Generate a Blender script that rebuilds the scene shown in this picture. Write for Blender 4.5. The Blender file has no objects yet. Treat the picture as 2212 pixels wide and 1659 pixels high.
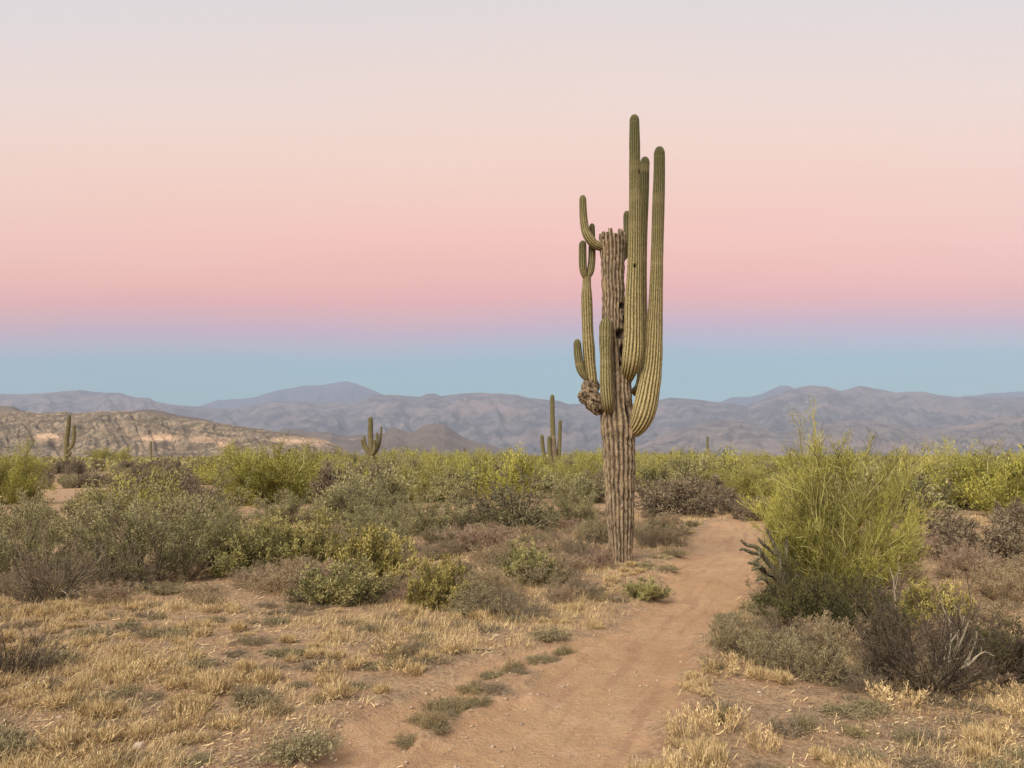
import bpy, math, random
import numpy as np
rad = math.radians
scene = bpy.context.scene
COL = scene.collection

# ------------------------------------------------------------------ camera, sky, sun, exposure
FPX = 1597.0          # focal length in pixels of a 2212 x 1659 picture
PITCH = rad(5.74)
CAMH = 1.6
cam_d = bpy.data.cameras.new('camera')
cam_d.sensor_width = 36.0
cam_d.lens = 36.0 * FPX / 2212.0
cam_d.clip_start = 0.05
cam_d.clip_end = 60000
cam = bpy.data.objects.new('camera', cam_d)
COL.objects.link(cam)
cam.location = (0, 0, CAMH)
cam.rotation_euler = (rad(90) + PITCH, 0, 0)
scene.camera = cam

SUN_AZ = rad(-147)    # compass angle of the after-glow, behind the camera and to the left (0 = ahead)
SUN_EL = rad(41)
sun_d = bpy.data.lights.new('twilight_sun', 'SUN')
sun_d.energy = 4.9
sun_d.angle = rad(34)
sun_d.color = (1.0, 0.90, 0.76)
sun = bpy.data.objects.new('twilight_sun', sun_d)
COL.objects.link(sun)
sun.location = (-20, -40, 30)
sun.rotation_euler = (rad(90) - SUN_EL, 0, math.pi - SUN_AZ)

def s2l(c):
    c = c / 255.0
    return c / 12.92 if c <= 0.04045 else ((c + 0.055) / 1.055) ** 2.4
def hexl(h, f=1.0):
    return tuple(s2l(int(h[i:i + 2], 16)) * f for i in (0, 2, 4)) + (1.0,)

world = bpy.data.worlds.new('World')
scene.world = world
world.use_nodes = True
wn, wl = world.node_tree.nodes, world.node_tree.links
wn.clear()
tc = wn.new('ShaderNodeTexCoord')
sep = wn.new('ShaderNodeSeparateXYZ')
wl.new(tc.outputs['Generated'], sep.inputs[0])
nz = wn.new('ShaderNodeTexNoise'); nz.inputs['Scale'].default_value = 1.6; nz.inputs['Detail'].default_value = 2
mpn = wn.new('ShaderNodeMapping'); mpn.inputs['Scale'].default_value = (1, 1, 5)
wl.new(tc.outputs['Generated'], mpn.inputs[0]); wl.new(mpn.outputs[0], nz.inputs['Vector'])
ma = wn.new('ShaderNodeMath'); ma.operation = 'MULTIPLY_ADD'
ma.inputs[1].default_value = 0.036; ma.inputs[2].default_value = -0.018
wl.new(nz.outputs['Fac'], ma.inputs[0])
def wmath(op, a, b=None):
    m = wn.new('ShaderNodeMath'); m.operation = op
    for sck, v in ((m.inputs[0], a), (m.inputs[1], b)):
        if v is None: continue
        if isinstance(v, (int, float)): sck.default_value = v
        else: wl.new(v, sck)
    return m.outputs[0]
# the earth's shadow and the pink belt sink away from the anti-solar direction (+Y)
yc_ = wmath('MAXIMUM', sep.outputs['Y'], 0.35)
rad_ = wmath('SQRT', wmath('ADD', wmath('MULTIPLY', yc_, yc_), wmath('MULTIPLY', sep.outputs['Z'], sep.outputs['Z'])))
elev = wmath('SUBTRACT', wmath('DIVIDE', sep.outputs['Z'], rad_), wmath('MULTIPLY', sep.outputs['X'], 0.012))
mb = wn.new('ShaderNodeMath'); mb.operation = 'ADD'
wl.new(elev, mb.inputs[0]); wl.new(ma.outputs[0], mb.inputs[1])
ramp = wn.new('ShaderNodeValToRGB')
def elz(y):
    return math.sin(math.atan((829.5 - y) / FPX) + PITCH)
SKYF = 0.80
# sky radiance by picture row of the horizon view (row, r, g, b)
stops = [(990, 0.02, 0.262, 0.275), (870, 0.02, 0.272, 0.285), (815, 0.02, 0.2824, 0.2784), (770, 0.097, 0.2782, 0.3166), (735, 0.3266, 0.264, 0.3105), (705, 0.5045, 0.2197, 0.256), (675, 0.6881, 0.2406, 0.1925), (640, 0.8648, 0.2587, 0.1391), (600, 0.9605, 0.3355, 0.1562), (520, 1.0102, 0.4486, 0.2546), (430, 0.9821, 0.5333, 0.3249), (330, 0.9593, 0.6082, 0.4087), (220, 0.9052, 0.6543, 0.4922), (110, 0.8346, 0.6563, 0.5415), (0, 0.7597, 0.6664, 0.5913)]
el = ramp.color_ramp.elements
while len(el) > 1: el.remove(el[-1])
el[0].position = 0.0; el[0].color = stops[0][1:] + (1,)
for y_, r_, g_, b_ in stops[1:]:
    e = el.new(elz(y_)); e.color = (r_, g_, b_, 1)
e = el.new(0.75); e.color = (0.62, 0.61, 0.58, 1)
e = el.new(1.0); e.color = (0.55, 0.56, 0.57, 1)
wl.new(mb.outputs[0], ramp.inputs[0])
sky = wn.new('ShaderNodeTexSky'); sky.sky_type = 'NISHITA'; sky.sun_disc = False
sky.sun_elevation = SUN_EL; sky.sun_rotation = SUN_AZ
bg1 = wn.new('ShaderNodeBackground'); bg1.inputs[1].default_value = 0.05
bg2 = wn.new('ShaderNodeBackground'); bg2.inputs[1].default_value = 1.0
wl.new(sky.outputs[0], bg1.inputs[0]); wl.new(ramp.outputs[0], bg2.inputs[0])
addw = wn.new('ShaderNodeAddShader'); wo = wn.new('ShaderNodeOutputWorld')
wl.new(bg1.outputs[0], addw.inputs[0]); wl.new(bg2.outputs[0], addw.inputs[1]); wl.new(addw.outputs[0], wo.inputs[0])

scene.view_settings.view_transform = 'Standard'
scene.view_settings.look = 'None'
scene.view_settings.exposure = 0.0
scene.view_settings.gamma = 1.0
scene.view_settings.use_curve_mapping = False
scene.render.engine = 'CYCLES'
scene.cycles.use_denoising = True
scene.cycles.max_bounces = 5
scene.cycles.diffuse_bounces = 3
scene.cycles.transparent_max_bounces = 8
scene.cycles.volume_bounces = 0

# ------------------------------------------------------------------ helpers
def ray(x, y):
    cx, cy = (x - 1106.0) / FPX, (829.5 - y) / FPX
    return cx, math.cos(PITCH) - cy * math.sin(PITCH), math.sin(PITCH) + cy * math.cos(PITCH)
def P(x, y, d):
    a, b, c = ray(x, y); k = d / b
    return np.array([a * k, d, CAMH + c * k])
def G(x, y):
    a, b, c = ray(x, y); k = -CAMH / c
    return a * k, b * k
def PX(d):               # metres per picture pixel at depth d
    return d / FPX

def hash2(ix, iy, seed=0):
    h = (ix.astype(np.int64) * 374761393 + iy.astype(np.int64) * 668265263 + seed * 1274126177) & 0x7fffffff
    h = ((h ^ (h >> 13)) * 1274126177) & 0x7fffffff
    h = (h ^ (h >> 16)) & 0xffff
    return h / 65535.0
def vnoise(x, y, seed=0):
    x = np.asarray(x, float); y = np.asarray(y, float)
    ix, iy = np.floor(x), np.floor(y)
    fx, fy = x - ix, y - iy
    fx = fx * fx * (3 - 2 * fx); fy = fy * fy * (3 - 2 * fy)
    a = hash2(ix, iy, seed); b = hash2(ix + 1, iy, seed); c = hash2(ix, iy + 1, seed); d = hash2(ix + 1, iy + 1, seed)
    return (a * (1 - fx) + b * fx) * (1 - fy) + (c * (1 - fx) + d * fx) * fy
def fbm(x, y, oct=4, seed=0, gain=0.5):
    s, a, t = 0, 1.0, 0
    for o in range(oct):
        s = s + a * vnoise(x * 2 ** o + 17.3 * o, y * 2 ** o - 9.1 * o, seed + o); t += a; a *= gain
    return s / t

def mesh_np(name, V, Q=None, T=None, mat=None, attrs=None, smooth=False):
    me = bpy.data.meshes.new(name)
    V = np.asarray(V, np.float32).reshape(-1, 3)
    nq = 0 if Q is None else len(Q); nt = 0 if T is None else len(T)
    me.vertices.add(len(V)); me.vertices.foreach_set('co', V.ravel())
    loops = []
    if nq: loops.append(np.asarray(Q, np.int32).ravel())
    if nt: loops.append(np.asarray(T, np.int32).ravel())
    loops = np.concatenate(loops)
    me.loops.add(len(loops)); me.loops.foreach_set('vertex_index', loops)
    me.polygons.add(nq + nt)
    st = np.concatenate([np.arange(nq) * 4, nq * 4 + np.arange(nt) * 3]).astype(np.int32)
    me.polygons.foreach_set('loop_start', st)
    if smooth: me.polygons.foreach_set('use_smooth', np.ones(nq + nt, bool))
    me.update(calc_edges=True)
    if mat: me.materials.append(mat)
    for k, v in (attrs or {}).items():
        a = me.attributes.new(k, 'FLOAT', 'POINT'); a.data.foreach_set('value', np.asarray(v, np.float32))
    return me
def link(name, me, parent=None, loc=None, rz=0.0):
    o = bpy.data.objects.new(name, me); COL.objects.link(o)
    if parent: o.parent = parent
    if loc is not None: o.location = [float(v) for v in loc]
    if rz: o.rotation_euler = (0, 0, rz)
    return o
def tag(o, label=None, cat=None, group=None, kind=None):
    if label: o['label'] = label
    if cat: o['category'] = cat
    if group: o['group'] = group
    if kind: o['kind'] = kind
    return o

# ------------------------------------------------------------------ materials
def nodes_of(name):
    m = bpy.data.materials.new(name); m.use_nodes = True
    nt = m.node_tree; b = nt.nodes['Principled BSDF']
    b.inputs['Roughness'].default_value = 0.85
    b.inputs['Specular IOR Level'].default_value = 0.25
    return m, nt.nodes, nt.links, b
def mixc(n, l, a, b, fac, blend='MIX'):
    m = n.new('ShaderNodeMix'); m.data_type = 'RGBA'; m.blend_type = blend
    for s, v in ((m.inputs[6], a), (m.inputs[7], b)):
        if isinstance(v, tuple): s.default_value = v if len(v) == 4 else v + (1,)
        else: l.new(v, s)
    if isinstance(fac, (int, float)): m.inputs[0].default_value = fac
    else: l.new(fac, m.inputs[0])
    return m.outputs[2]
def mrange(n, l, v, a, b, c=0.0, d=1.0, smooth=False):
    m = n.new('ShaderNodeMapRange'); m.inputs[1].default_value = a; m.inputs[2].default_value = b
    m.inputs[3].default_value = c; m.inputs[4].default_value = d
    if smooth: m.interpolation_type = 'SMOOTHSTEP'
    l.new(v, m.inputs[0]); return m.outputs[0]
def attr(n, name):
    a = n.new('ShaderNodeAttribute'); a.attribute_name = name; return a.outputs['Fac']
def math_(n, l, op, a, b):
    m = n.new('ShaderNodeMath'); m.operation = op
    for s, v in ((m.inputs[0], a), (m.inputs[1], b)):
        if isinstance(v, (int, float)): s.default_value = v
        else: l.new(v, s)
    return m.outputs[0]
def noise(n, l, scale, detail=3, vec=None, rough=0.5, coord='Object', vscale=None):
    t = n.new('ShaderNodeTexNoise'); t.inputs['Scale'].default_value = scale
    t.inputs['Detail'].default_value = detail; t.inputs['Roughness'].default_value = rough
    c = n.new('ShaderNodeTexCoord').outputs[coord]
    if vscale:
        mp = n.new('ShaderNodeMapping'); mp.inputs['Scale'].default_value = vscale; l.new(c, mp.inputs[0]); c = mp.outputs[0]
    l.new(c, t.inputs['Vector']); return t.outputs['Fac']
def bump(n, l, b, h, strength=0.4, dist=0.02):
    bp = n.new('ShaderNodeBump'); bp.inputs['Strength'].default_value = strength; bp.inputs['Distance'].default_value = dist
    l.new(h, bp.inputs['Height']); l.new(bp.outputs[0], b.inputs['Normal'])

def mat_leaf(name, c1, c2, c3=None, trans=0.0):
    """colour varies leaf by leaf (tint) and plant by plant (random)"""
    m, n, l, b = nodes_of(name)
    c = mixc(n, l, c1, c2, attr(n, 'tint'))
    if c3:
        oi = n.new('ShaderNodeObjectInfo')
        c = mixc(n, l, c, c3, mrange(n, l, oi.outputs['Random'], 0.2, 1.0, 0.0, 0.7))
    l.new(c, b.inputs['Base Color']); b.inputs['Roughness'].default_value = 0.75
    if trans:
        tr = n.new('ShaderNodeBsdfTranslucent'); l.new(c, tr.inputs[0])
        mx = n.new('ShaderNodeMixShader'); mx.inputs[0].default_value = trans
        l.new(b.outputs[0], mx.inputs[1]); l.new(tr.outputs[0], mx.inputs[2])
        l.new(mx.outputs[0], n['Material Output'].inputs['Surface'])
    return m

M = {}  # leaf pairs spread wide: light and shade contrast is put into the colours
M['broom'] = mat_leaf('green_broom_twigs', (0.075, 0.072, 0.012), (0.58, 0.53, 0.115), (0.36, 0.31, 0.11), 0.2)
M['broom_stem'] = mat_leaf('green_bark', (0.22, 0.19, 0.05), (0.58, 0.52, 0.19))
M['creosote'] = mat_leaf('olive_leaves', (0.065, 0.060, 0.020), (0.50, 0.45, 0.215), (0.36, 0.32, 0.14), 0.15)
M['leafy'] = mat_leaf('oval_leaves', (0.08, 0.075, 0.02), (0.56, 0.50, 0.20), (0.36, 0.30, 0.10), 0.15)
M['leafy_yellow'] = mat_leaf('yellow_oval_leaves', (0.13, 0.11, 0.025), (0.56, 0.46, 0.15), None, 0.12)
M['leafy_blue'] = mat_leaf('blue_green_leaves', (0.10, 0.092, 0.032), (0.46, 0.40, 0.165), None, 0.12)
M['bursage'] = mat_leaf('grey_green_leaves', (0.15, 0.125, 0.060), (0.40, 0.34, 0.185), (0.30, 0.23, 0.13), 0.08)
M['bark'] = mat_leaf('grey_brown_bark', (0.10, 0.075, 0.05), (0.34, 0.265, 0.18))
M['deadtwig'] = mat_leaf('dead_twigs', (0.10, 0.075, 0.050), (0.33, 0.255, 0.165), (0.26, 0.20, 0.12))
M['darktwig'] = mat_leaf('dark_dead_twigs', (0.048, 0.034, 0.024), (0.17, 0.125, 0.085))
M['pinktwig'] = mat_leaf('pinkish_dry_twigs', (0.20, 0.13, 0.09), (0.44, 0.31, 0.21), (0.40, 0.32, 0.16))
M['palewood'] = mat_leaf('bleached_wood', (0.22, 0.175, 0.115), (0.42, 0.34, 0.24))
M['straw'] = mat_leaf('straw', (0.22, 0.14, 0.06), (0.84, 0.63, 0.33))
M['weed'] = mat_leaf('green_weed', (0.12, 0.10, 0.045), (0.40, 0.32, 0.15), (0.42, 0.30, 0.17), 0.1)
M['darkleaf'] = mat_leaf('dark_olive_leaves', (0.05, 0.048, 0.018), (0.15, 0.135, 0.045), None, 0.08)

def mat_cholla():
    m, n, l, b = nodes_of('cholla_skin')
    c = mixc(n, l, (0.07, 0.060, 0.030), (0.23, 0.19, 0.10), attr(n, 'tint'))
    f = noise(n, l, 90, 2)
    c = mixc(n, l, c, (0.36, 0.30, 0.19), mrange(n, l, f, 0.52, 0.66))
    l.new(c, b.inputs['Base Color']); bump(n, l, b, f, 0.9, 0.01); return m
M['cholla'] = mat_cholla()

def mat_saguaro():
    m, n, l, b = nodes_of('saguaro_skin')
    rg, al = attr(n, 'ridge'), attr(n, 'along')
    fine = noise(n, l, 60, 3, vscale=(1, 1, 0.6)); big = noise(n, l, 7, 4, vscale=(1, 1, 0.7))
    band = noise(n, l, 3.2, 3, vscale=(0.2, 0.2, 1.6))
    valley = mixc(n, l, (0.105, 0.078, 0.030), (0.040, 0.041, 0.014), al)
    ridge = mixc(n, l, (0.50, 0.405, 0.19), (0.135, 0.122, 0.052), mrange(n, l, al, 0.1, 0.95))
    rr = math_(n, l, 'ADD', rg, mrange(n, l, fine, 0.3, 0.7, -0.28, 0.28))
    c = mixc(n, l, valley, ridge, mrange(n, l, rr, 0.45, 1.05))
    c = mixc(n, l, c, (0.30, 0.235, 0.12), mrange(n, l, band, 0.56, 0.70, 0, 0.45))
    c = mixc(n, l, c, (0.17, 0.12, 0.07), mrange(n, l, big, 0.60, 0.72, 0, 0.65))
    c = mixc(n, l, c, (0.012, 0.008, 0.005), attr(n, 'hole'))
    l.new(c, b.inputs['Base Color']); bump(n, l, b, fine, 0.35, 0.01); return m
M['saguaro'] = mat_saguaro()
def mat_trunk():
    m, n, l, b = nodes_of('corky_trunk')
    rg, al = attr(n, 'ridge'), attr(n, 'along')
    fine = noise(n, l, 42, 4, vscale=(1, 1, 0.30), rough=0.65); big = noise(n, l, 6, 4, vscale=(1, 1, 0.45))
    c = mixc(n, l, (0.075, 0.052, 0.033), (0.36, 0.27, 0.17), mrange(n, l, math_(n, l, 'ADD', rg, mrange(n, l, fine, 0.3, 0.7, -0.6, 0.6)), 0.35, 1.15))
    c = mixc(n, l, c, (0.42, 0.30, 0.16), mrange(n, l, big, 0.54, 0.70, 0, 0.5))
    c = mixc(n, l, c, (0.14, 0.10, 0.065), mrange(n, l, big, 0.46, 0.30, 0, 0.6))
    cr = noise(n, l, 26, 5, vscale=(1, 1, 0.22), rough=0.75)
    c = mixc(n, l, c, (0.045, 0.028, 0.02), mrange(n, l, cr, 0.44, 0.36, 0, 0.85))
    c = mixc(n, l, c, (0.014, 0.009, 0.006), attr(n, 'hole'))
    l.new(c, b.inputs['Base Color']); bump(n, l, b, fine, 0.8, 0.02); return m
M['trunk'] = mat_trunk()

def mat_ground():
    m, n, l, b = nodes_of('desert_soil')
    tr = attr(n, 'trail')
    big = noise(n, l, 0.6, 4); mid = noise(n, l, 3.0, 5, rough=0.6); fine = noise(n, l, 26, 5, rough=0.7); tiny = noise(n, l, 120, 3, rough=0.6)
    far = noise(n, l, 0.02, 5)
    soil = mixc(n, l, (0.43, 0.25, 0.145), (0.56, 0.35, 0.205), mrange(n, l, mid, 0.35, 0.65))
    lit = mixc(n, l, (0.21, 0.13, 0.08), (0.66, 0.47, 0.26), mrange(n, l, fine, 0.42, 0.60))
    off = mixc(n, l, soil, lit, mrange(n, l, mid, 0.40, 0.60, 0.25, 0.85))
    off = mixc(n, l, off, (0.22, 0.15, 0.11), mrange(n, l, math_(n, l, 'MULTIPLY', mid, fine), 0.27, 0.34, 0, 0.55))
    path = mixc(n, l, (0.48, 0.285, 0.150), (0.59, 0.375, 0.215), mrange(n, l, math_(n, l, 'ADD', math_(n, l, 'MULTIPLY', big, 0.6), math_(n, l, 'MULTIPLY', mid, 0.4)), 0.38, 0.62))
    path = mixc(n, l, path, (0.40, 0.22, 0.13), mrange(n, l, fine, 0.54, 0.68, 0, 0.6))
    path = mixc(n, l, path, (0.66, 0.43, 0.28), mrange(n, l, noise(n, l, 5.5, 5, rough=0.7), 0.55, 0.70, 0, 0.6))
    mr_ = n.new('ShaderNodeMapping'); mr_.inputs['Rotation'].default_value = (0, 0, rad(22)); mp = n.new('ShaderNodeMapping'); mp.inputs['Scale'].default_value = (5, 0.8, 1)
    l.new(n.new('ShaderNodeTexCoord').outputs['Object'], mr_.inputs[0]); l.new(mr_.outputs[0], mp.inputs[0]); st = n.new('ShaderNodeTexNoise'); st.inputs['Scale'].default_value = 1.6; st.inputs['Detail'].default_value = 5; l.new(mp.outputs[0], st.inputs['Vector'])
    path = mixc(n, l, path, (0.38, 0.205, 0.12), mrange(n, l, st.outputs['Fac'], 0.50, 0.66, 0, 0.5))
    tf = math_(n, l, 'ADD', tr, mrange(n, l, mid, 0.3, 0.7, -0.22, 0.22))
    c = mixc(n, l, off, path, mrange(n, l, tf, 0.35, 0.65, smooth=True))
    c = mixc(n, l, c, (0.62, 0.47, 0.34), mrange(n, l, tiny, 0.68, 0.76, 0, 0.5))
    fc = mixc(n, l, (0.21, 0.15, 0.10), (0.25, 0.22, 0.12), mrange(n, l, far, 0.4, 0.6))
    c = mixc(n, l, c, fc, attr(n, 'far'))
    l.new(c, b.inputs['Base Color']); b.inputs['Roughness'].default_value = 0.95
    h = math_(n, l, 'ADD', math_(n, l, 'MULTIPLY', fine, 0.7), math_(n, l, 'ADD', math_(n, l, 'MULTIPLY', tiny, 0.25), mid))
    bump(n, l, b, h, 1.0, 0.06); return m
M['ground'] = mat_ground()
def mat_mountain(name, c1, c2, c3, s):
    m, n, l, b = nodes_of(name)
    f = noise(n, l, s, 7, rough=0.6); g = noise(n, l, s * 0.25, 4)
    c = mixc(n, l, c1, c2, mrange(n, l, f, 0.40, 0.62)); c = mixc(n, l, c, c3, mrange(n, l, g, 0.48, 0.64, 0, 0.75))
    c = mixc(n, l, c, (0.46, 0.36, 0.29), mrange(n, l, noise(n, l, s * 1.7, 4, rough=0.7), 0.66, 0.72, 0, 0.7))
    l.new(c, b.inputs['Base Color']); b.inputs['Roughness'].default_value = 1; return m
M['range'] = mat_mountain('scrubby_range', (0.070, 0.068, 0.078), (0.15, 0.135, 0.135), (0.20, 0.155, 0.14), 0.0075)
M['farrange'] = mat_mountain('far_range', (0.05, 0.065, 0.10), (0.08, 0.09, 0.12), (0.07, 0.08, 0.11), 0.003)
M['butte'] = mat_mountain('brown_butte', (0.095, 0.070, 0.052), (0.16, 0.120, 0.090), (0.13, 0.097, 0.075), 0.01)
def mat_badland():
    m, n, l, b = nodes_of('badland_rock')
    f = noise(n, l, 0.22, 6, rough=0.7); g = noise(n, l, 0.05, 5, vscale=(1, 1, 2.5)); s = noise(n, l, 0.9, 4, rough=0.8)
    st = noise(n, l, 0.25, 3, vscale=(0.06, 0.06, 1))
    rock = mixc(n, l, (0.31, 0.20, 0.135), (0.62, 0.42, 0.27), mrange(n, l, st, 0.35, 0.65))
    slope = mixc(n, l, (0.12, 0.085, 0.058), (0.36, 0.262, 0.178), mrange(n, l, g, 0.36, 0.60))
    ex = math_(n, l, 'ADD', attr(n, 'exposed'), mrange(n, l, f, 0.3, 0.7, -0.3, 0.3))
    c = mixc(n, l, slope, rock, mrange(n, l, ex, 0.38, 0.62))
    scr = mrange(n, l, math_(n, l, 'SUBTRACT', f, math_(n, l, 'MULTIPLY', ex, 0.10)), 0.47, 0.54, 0, 0.9)
    c = mixc(n, l, c, (0.105, 0.088, 0.058), scr)
    c = mixc(n, l, c, (0.09, 0.078, 0.05), mrange(n, l, s, 0.53, 0.59, 0, 0.8))
    l.new(c, b.inputs['Base Color']); b.inputs['Roughness'].default_value = 1
    bump(n, l, b, f, 0.6, 2.0); return m
M['badland'] = mat_badland()
def mat_rock():
    m, n, l, b = nodes_of('stone')
    oi = n.new('ShaderNodeObjectInfo')
    c = mixc(n, l, (0.40, 0.29, 0.20), (0.62, 0.50, 0.38), oi.outputs['Random'])
    c = mixc(n, l, c, (0.24, 0.17, 0.12), mrange(n, l, noise(n, l, 30, 4), 0.5, 0.7))
    l.new(c, b.inputs['Base Color']); return m
M['rock'] = mat_rock()

# ------------------------------------------------------------------ ground and trail
def world_line(rows):
    c, w = [], []
    for y, x0, x1 in rows:
        a, b = G(x0, y), G(x1, y)
        c.append(((a[0] + b[0]) / 2, (a[1] + b[1]) / 2)); w.append(abs(b[0] - a[0]) / 2)
    return c, w
c1, w1 = world_line([(1659, 880, 1300), (1600, 950, 1340), (1540, 1050, 1385), (1480, 1145, 1440), (1420, 1235, 1495),
                     (1350, 1330, 1545), (1280, 1405, 1600), (1218, 1450, 1665), (1170, 1490, 1690), (1135, 1528, 1690)])
c1 = [(-2.6, -6.0), (-1.5, -1.0), (-0.62, 2.3)] + c1 + [(6.9, 20.5), (9.5, 23.5), (14, 27), (22, 31)]
w1 = [0.6, 0.6, 0.55] + w1 + [0.75, 0.7, 0.7, 0.7]
c2, w2 = world_line([(1659, 700, 840), (1600, 780, 885), (1540, 850, 965), (1490, 920, 1050), (1445, 1010, 1130), (1405, 1130, 1260), (1370, 1260, 1380)])
c2 = [(-2.7, -2.0), (-1.45, 2.3)] + c2
w2 = [0.2, 0.2] + w2
def seg_field(x, y, cs, ws):
    """positive inside the trail, in half widths; returns (1 - d/w, d - w)"""
    best = np.full(x.shape, 1e9)
    for i in range(len(cs) - 1):
        ax, ay = cs[i]; bx, by = cs[i + 1]
        dx, dy = bx - ax, by - ay
        t = np.clip(((x - ax) * dx + (y - ay) * dy) / (dx * dx + dy * dy), 0, 1)
        d = np.hypot(x - ax - t * dx, y - ay - t * dy) - (ws[i] * (1 - t) + ws[i + 1] * t)
        best = np.minimum(best, d)
    return best
def trail_d(x, y):
    x = np.asarray(x, float); y = np.asarray(y, float)
    d = np.minimum(seg_field(x, y, c1, w1), seg_field(x, y, c2, w2))
    return d + 0.05 + (fbm(x * 1.3, y * 1.3, 3, 5) - 0.5) * 0.62 + (fbm(x * 6, y * 6, 2, 9) - 0.5) * 0.26
def gz(x, y):
    x = np.asarray(x, float); y = np.asarray(y, float)
    r = np.hypot(x, y)
    d = trail_d(x, y)
    near = np.clip(1.6 - r / 60, 0, 1)
    z = (fbm(x * 0.35, y * 0.35, 3, 21) - 0.5) * 0.16 * np.clip(r / 8, 0, 1)
    z = z + (fbm(x * 2.2, y * 2.2, 3, 31) - 0.5) * 0.055 * near * np.clip(d * 3 + 0.5, 0.25, 1)
    z = z + (fbm(x * 9, y * 9, 2, 41) - 0.5) * 0.018 * near
    z = z + (fbm(x * 4, y * 4, 4, 43) - 0.5) * 0.026 * np.clip(0.6 - d * 2, 0, 1) * near + 0.005 * np.sin(d * 17) * np.clip(-d * 3, 0, 1) * near
    z = z - 0.055 * np.clip(0.5 - d * 3.0, 0, 1) * near                       # worn hollow of the trail
    z = z + 0.03 * np.exp(-((d - 0.12) / 0.12) ** 2) * near * (fbm(x * 1.5, y * 1.5, 2, 77))
    z = z + 0.20 * np.exp(-(((x - 5.2) / 1.5) ** 2 + ((y - 15.6) / 0.8) ** 2))    # low hump across the trail
    z = z + (fbm(x * 0.03, y * 0.03, 3, 51) - 0.5) * 0.7 * np.clip((r - 30) / 60, 0, 1) * np.clip(3 - r / 400, 0, 1)
    return z

az = np.concatenate([np.linspace(-math.pi, rad(-52), 50, endpoint=False), np.linspace(rad(-52), rad(52), 410, endpoint=False),
                     np.linspace(rad(52), math.pi, 51)])[:-1]
rr = np.concatenate([np.geomspace(0.5, 2.5, 14, endpoint=False), np.geomspace(2.5, 12, 215, endpoint=False),
                     np.geomspace(12, 90, 110, endpoint=False), np.geomspace(90, 10400, 60)])
A_, R_ = np.meshgrid(az, rr)
gx, gy = R_ * np.sin(A_), R_ * np.cos(A_)
gzz = gz(gx, gy)
na, nr = len(az), len(rr)
V = np.stack([gx, gy, gzz], -1).reshape(-1, 3)
V = np.vstack([V, [[0, 0, float(gz(0, 0))]]])
ii, jj = np.meshgrid(np.arange(nr - 1), np.arange(na), indexing='ij')
Q = np.stack([ii * na + jj, ii * na + (jj + 1) % na, (ii + 1) * na + (jj + 1) % na, (ii + 1) * na + jj], -1).reshape(-1, 4)[:, ::-1]
j = np.arange(na)
T = np.stack([np.full(na, len(V) - 1), (j + 1) % na, j], -1)[:, ::-1]
T = T[:, ::-1]
dt = trail_d(V[:, 0], V[:, 1])
tatt = np.clip(0.5 - dt * 3.5, 0, 1)
fatt = np.clip((np.hypot(V[:, 0], V[:, 1]) - 60) / 400, 0, 1)
isT = (dt[Q].mean(1) < 0) & (np.hypot(V[Q, 0].mean(1), V[Q, 1].mean(1)) < 45)
Qu = Q[:, ::-1]
# orientation check so normals point up
def up(Qx):
    a, b, c = V[Qx[:, 0]], V[Qx[:, 1]], V[Qx[:, 2]]
    nzv = np.cross(b - a, c - a)[:, 2]
    Qx = Qx.copy(); Qx[nzv < 0] = Qx[nzv < 0][:, ::-1]; return Qx
def submesh(name, Qs, Ts=None):
    idx = np.unique(np.concatenate([Qs.ravel()] + ([Ts.ravel()] if Ts is not None else [])))
    mp = np.full(len(V), -1); mp[idx] = np.arange(len(idx))
    return mesh_np(name, V[idx], mp[Qs], mp[Ts] if Ts is not None else None, M['ground'],
                   {'trail': tatt[idx], 'far': fatt[idx]}, smooth=True)
tag(link('ground', submesh('ground', up(Q[~isT]), up(T))), kind='structure')
tag(link('trail', submesh('trail', up(Q[isT]))), kind='structure')

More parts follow.
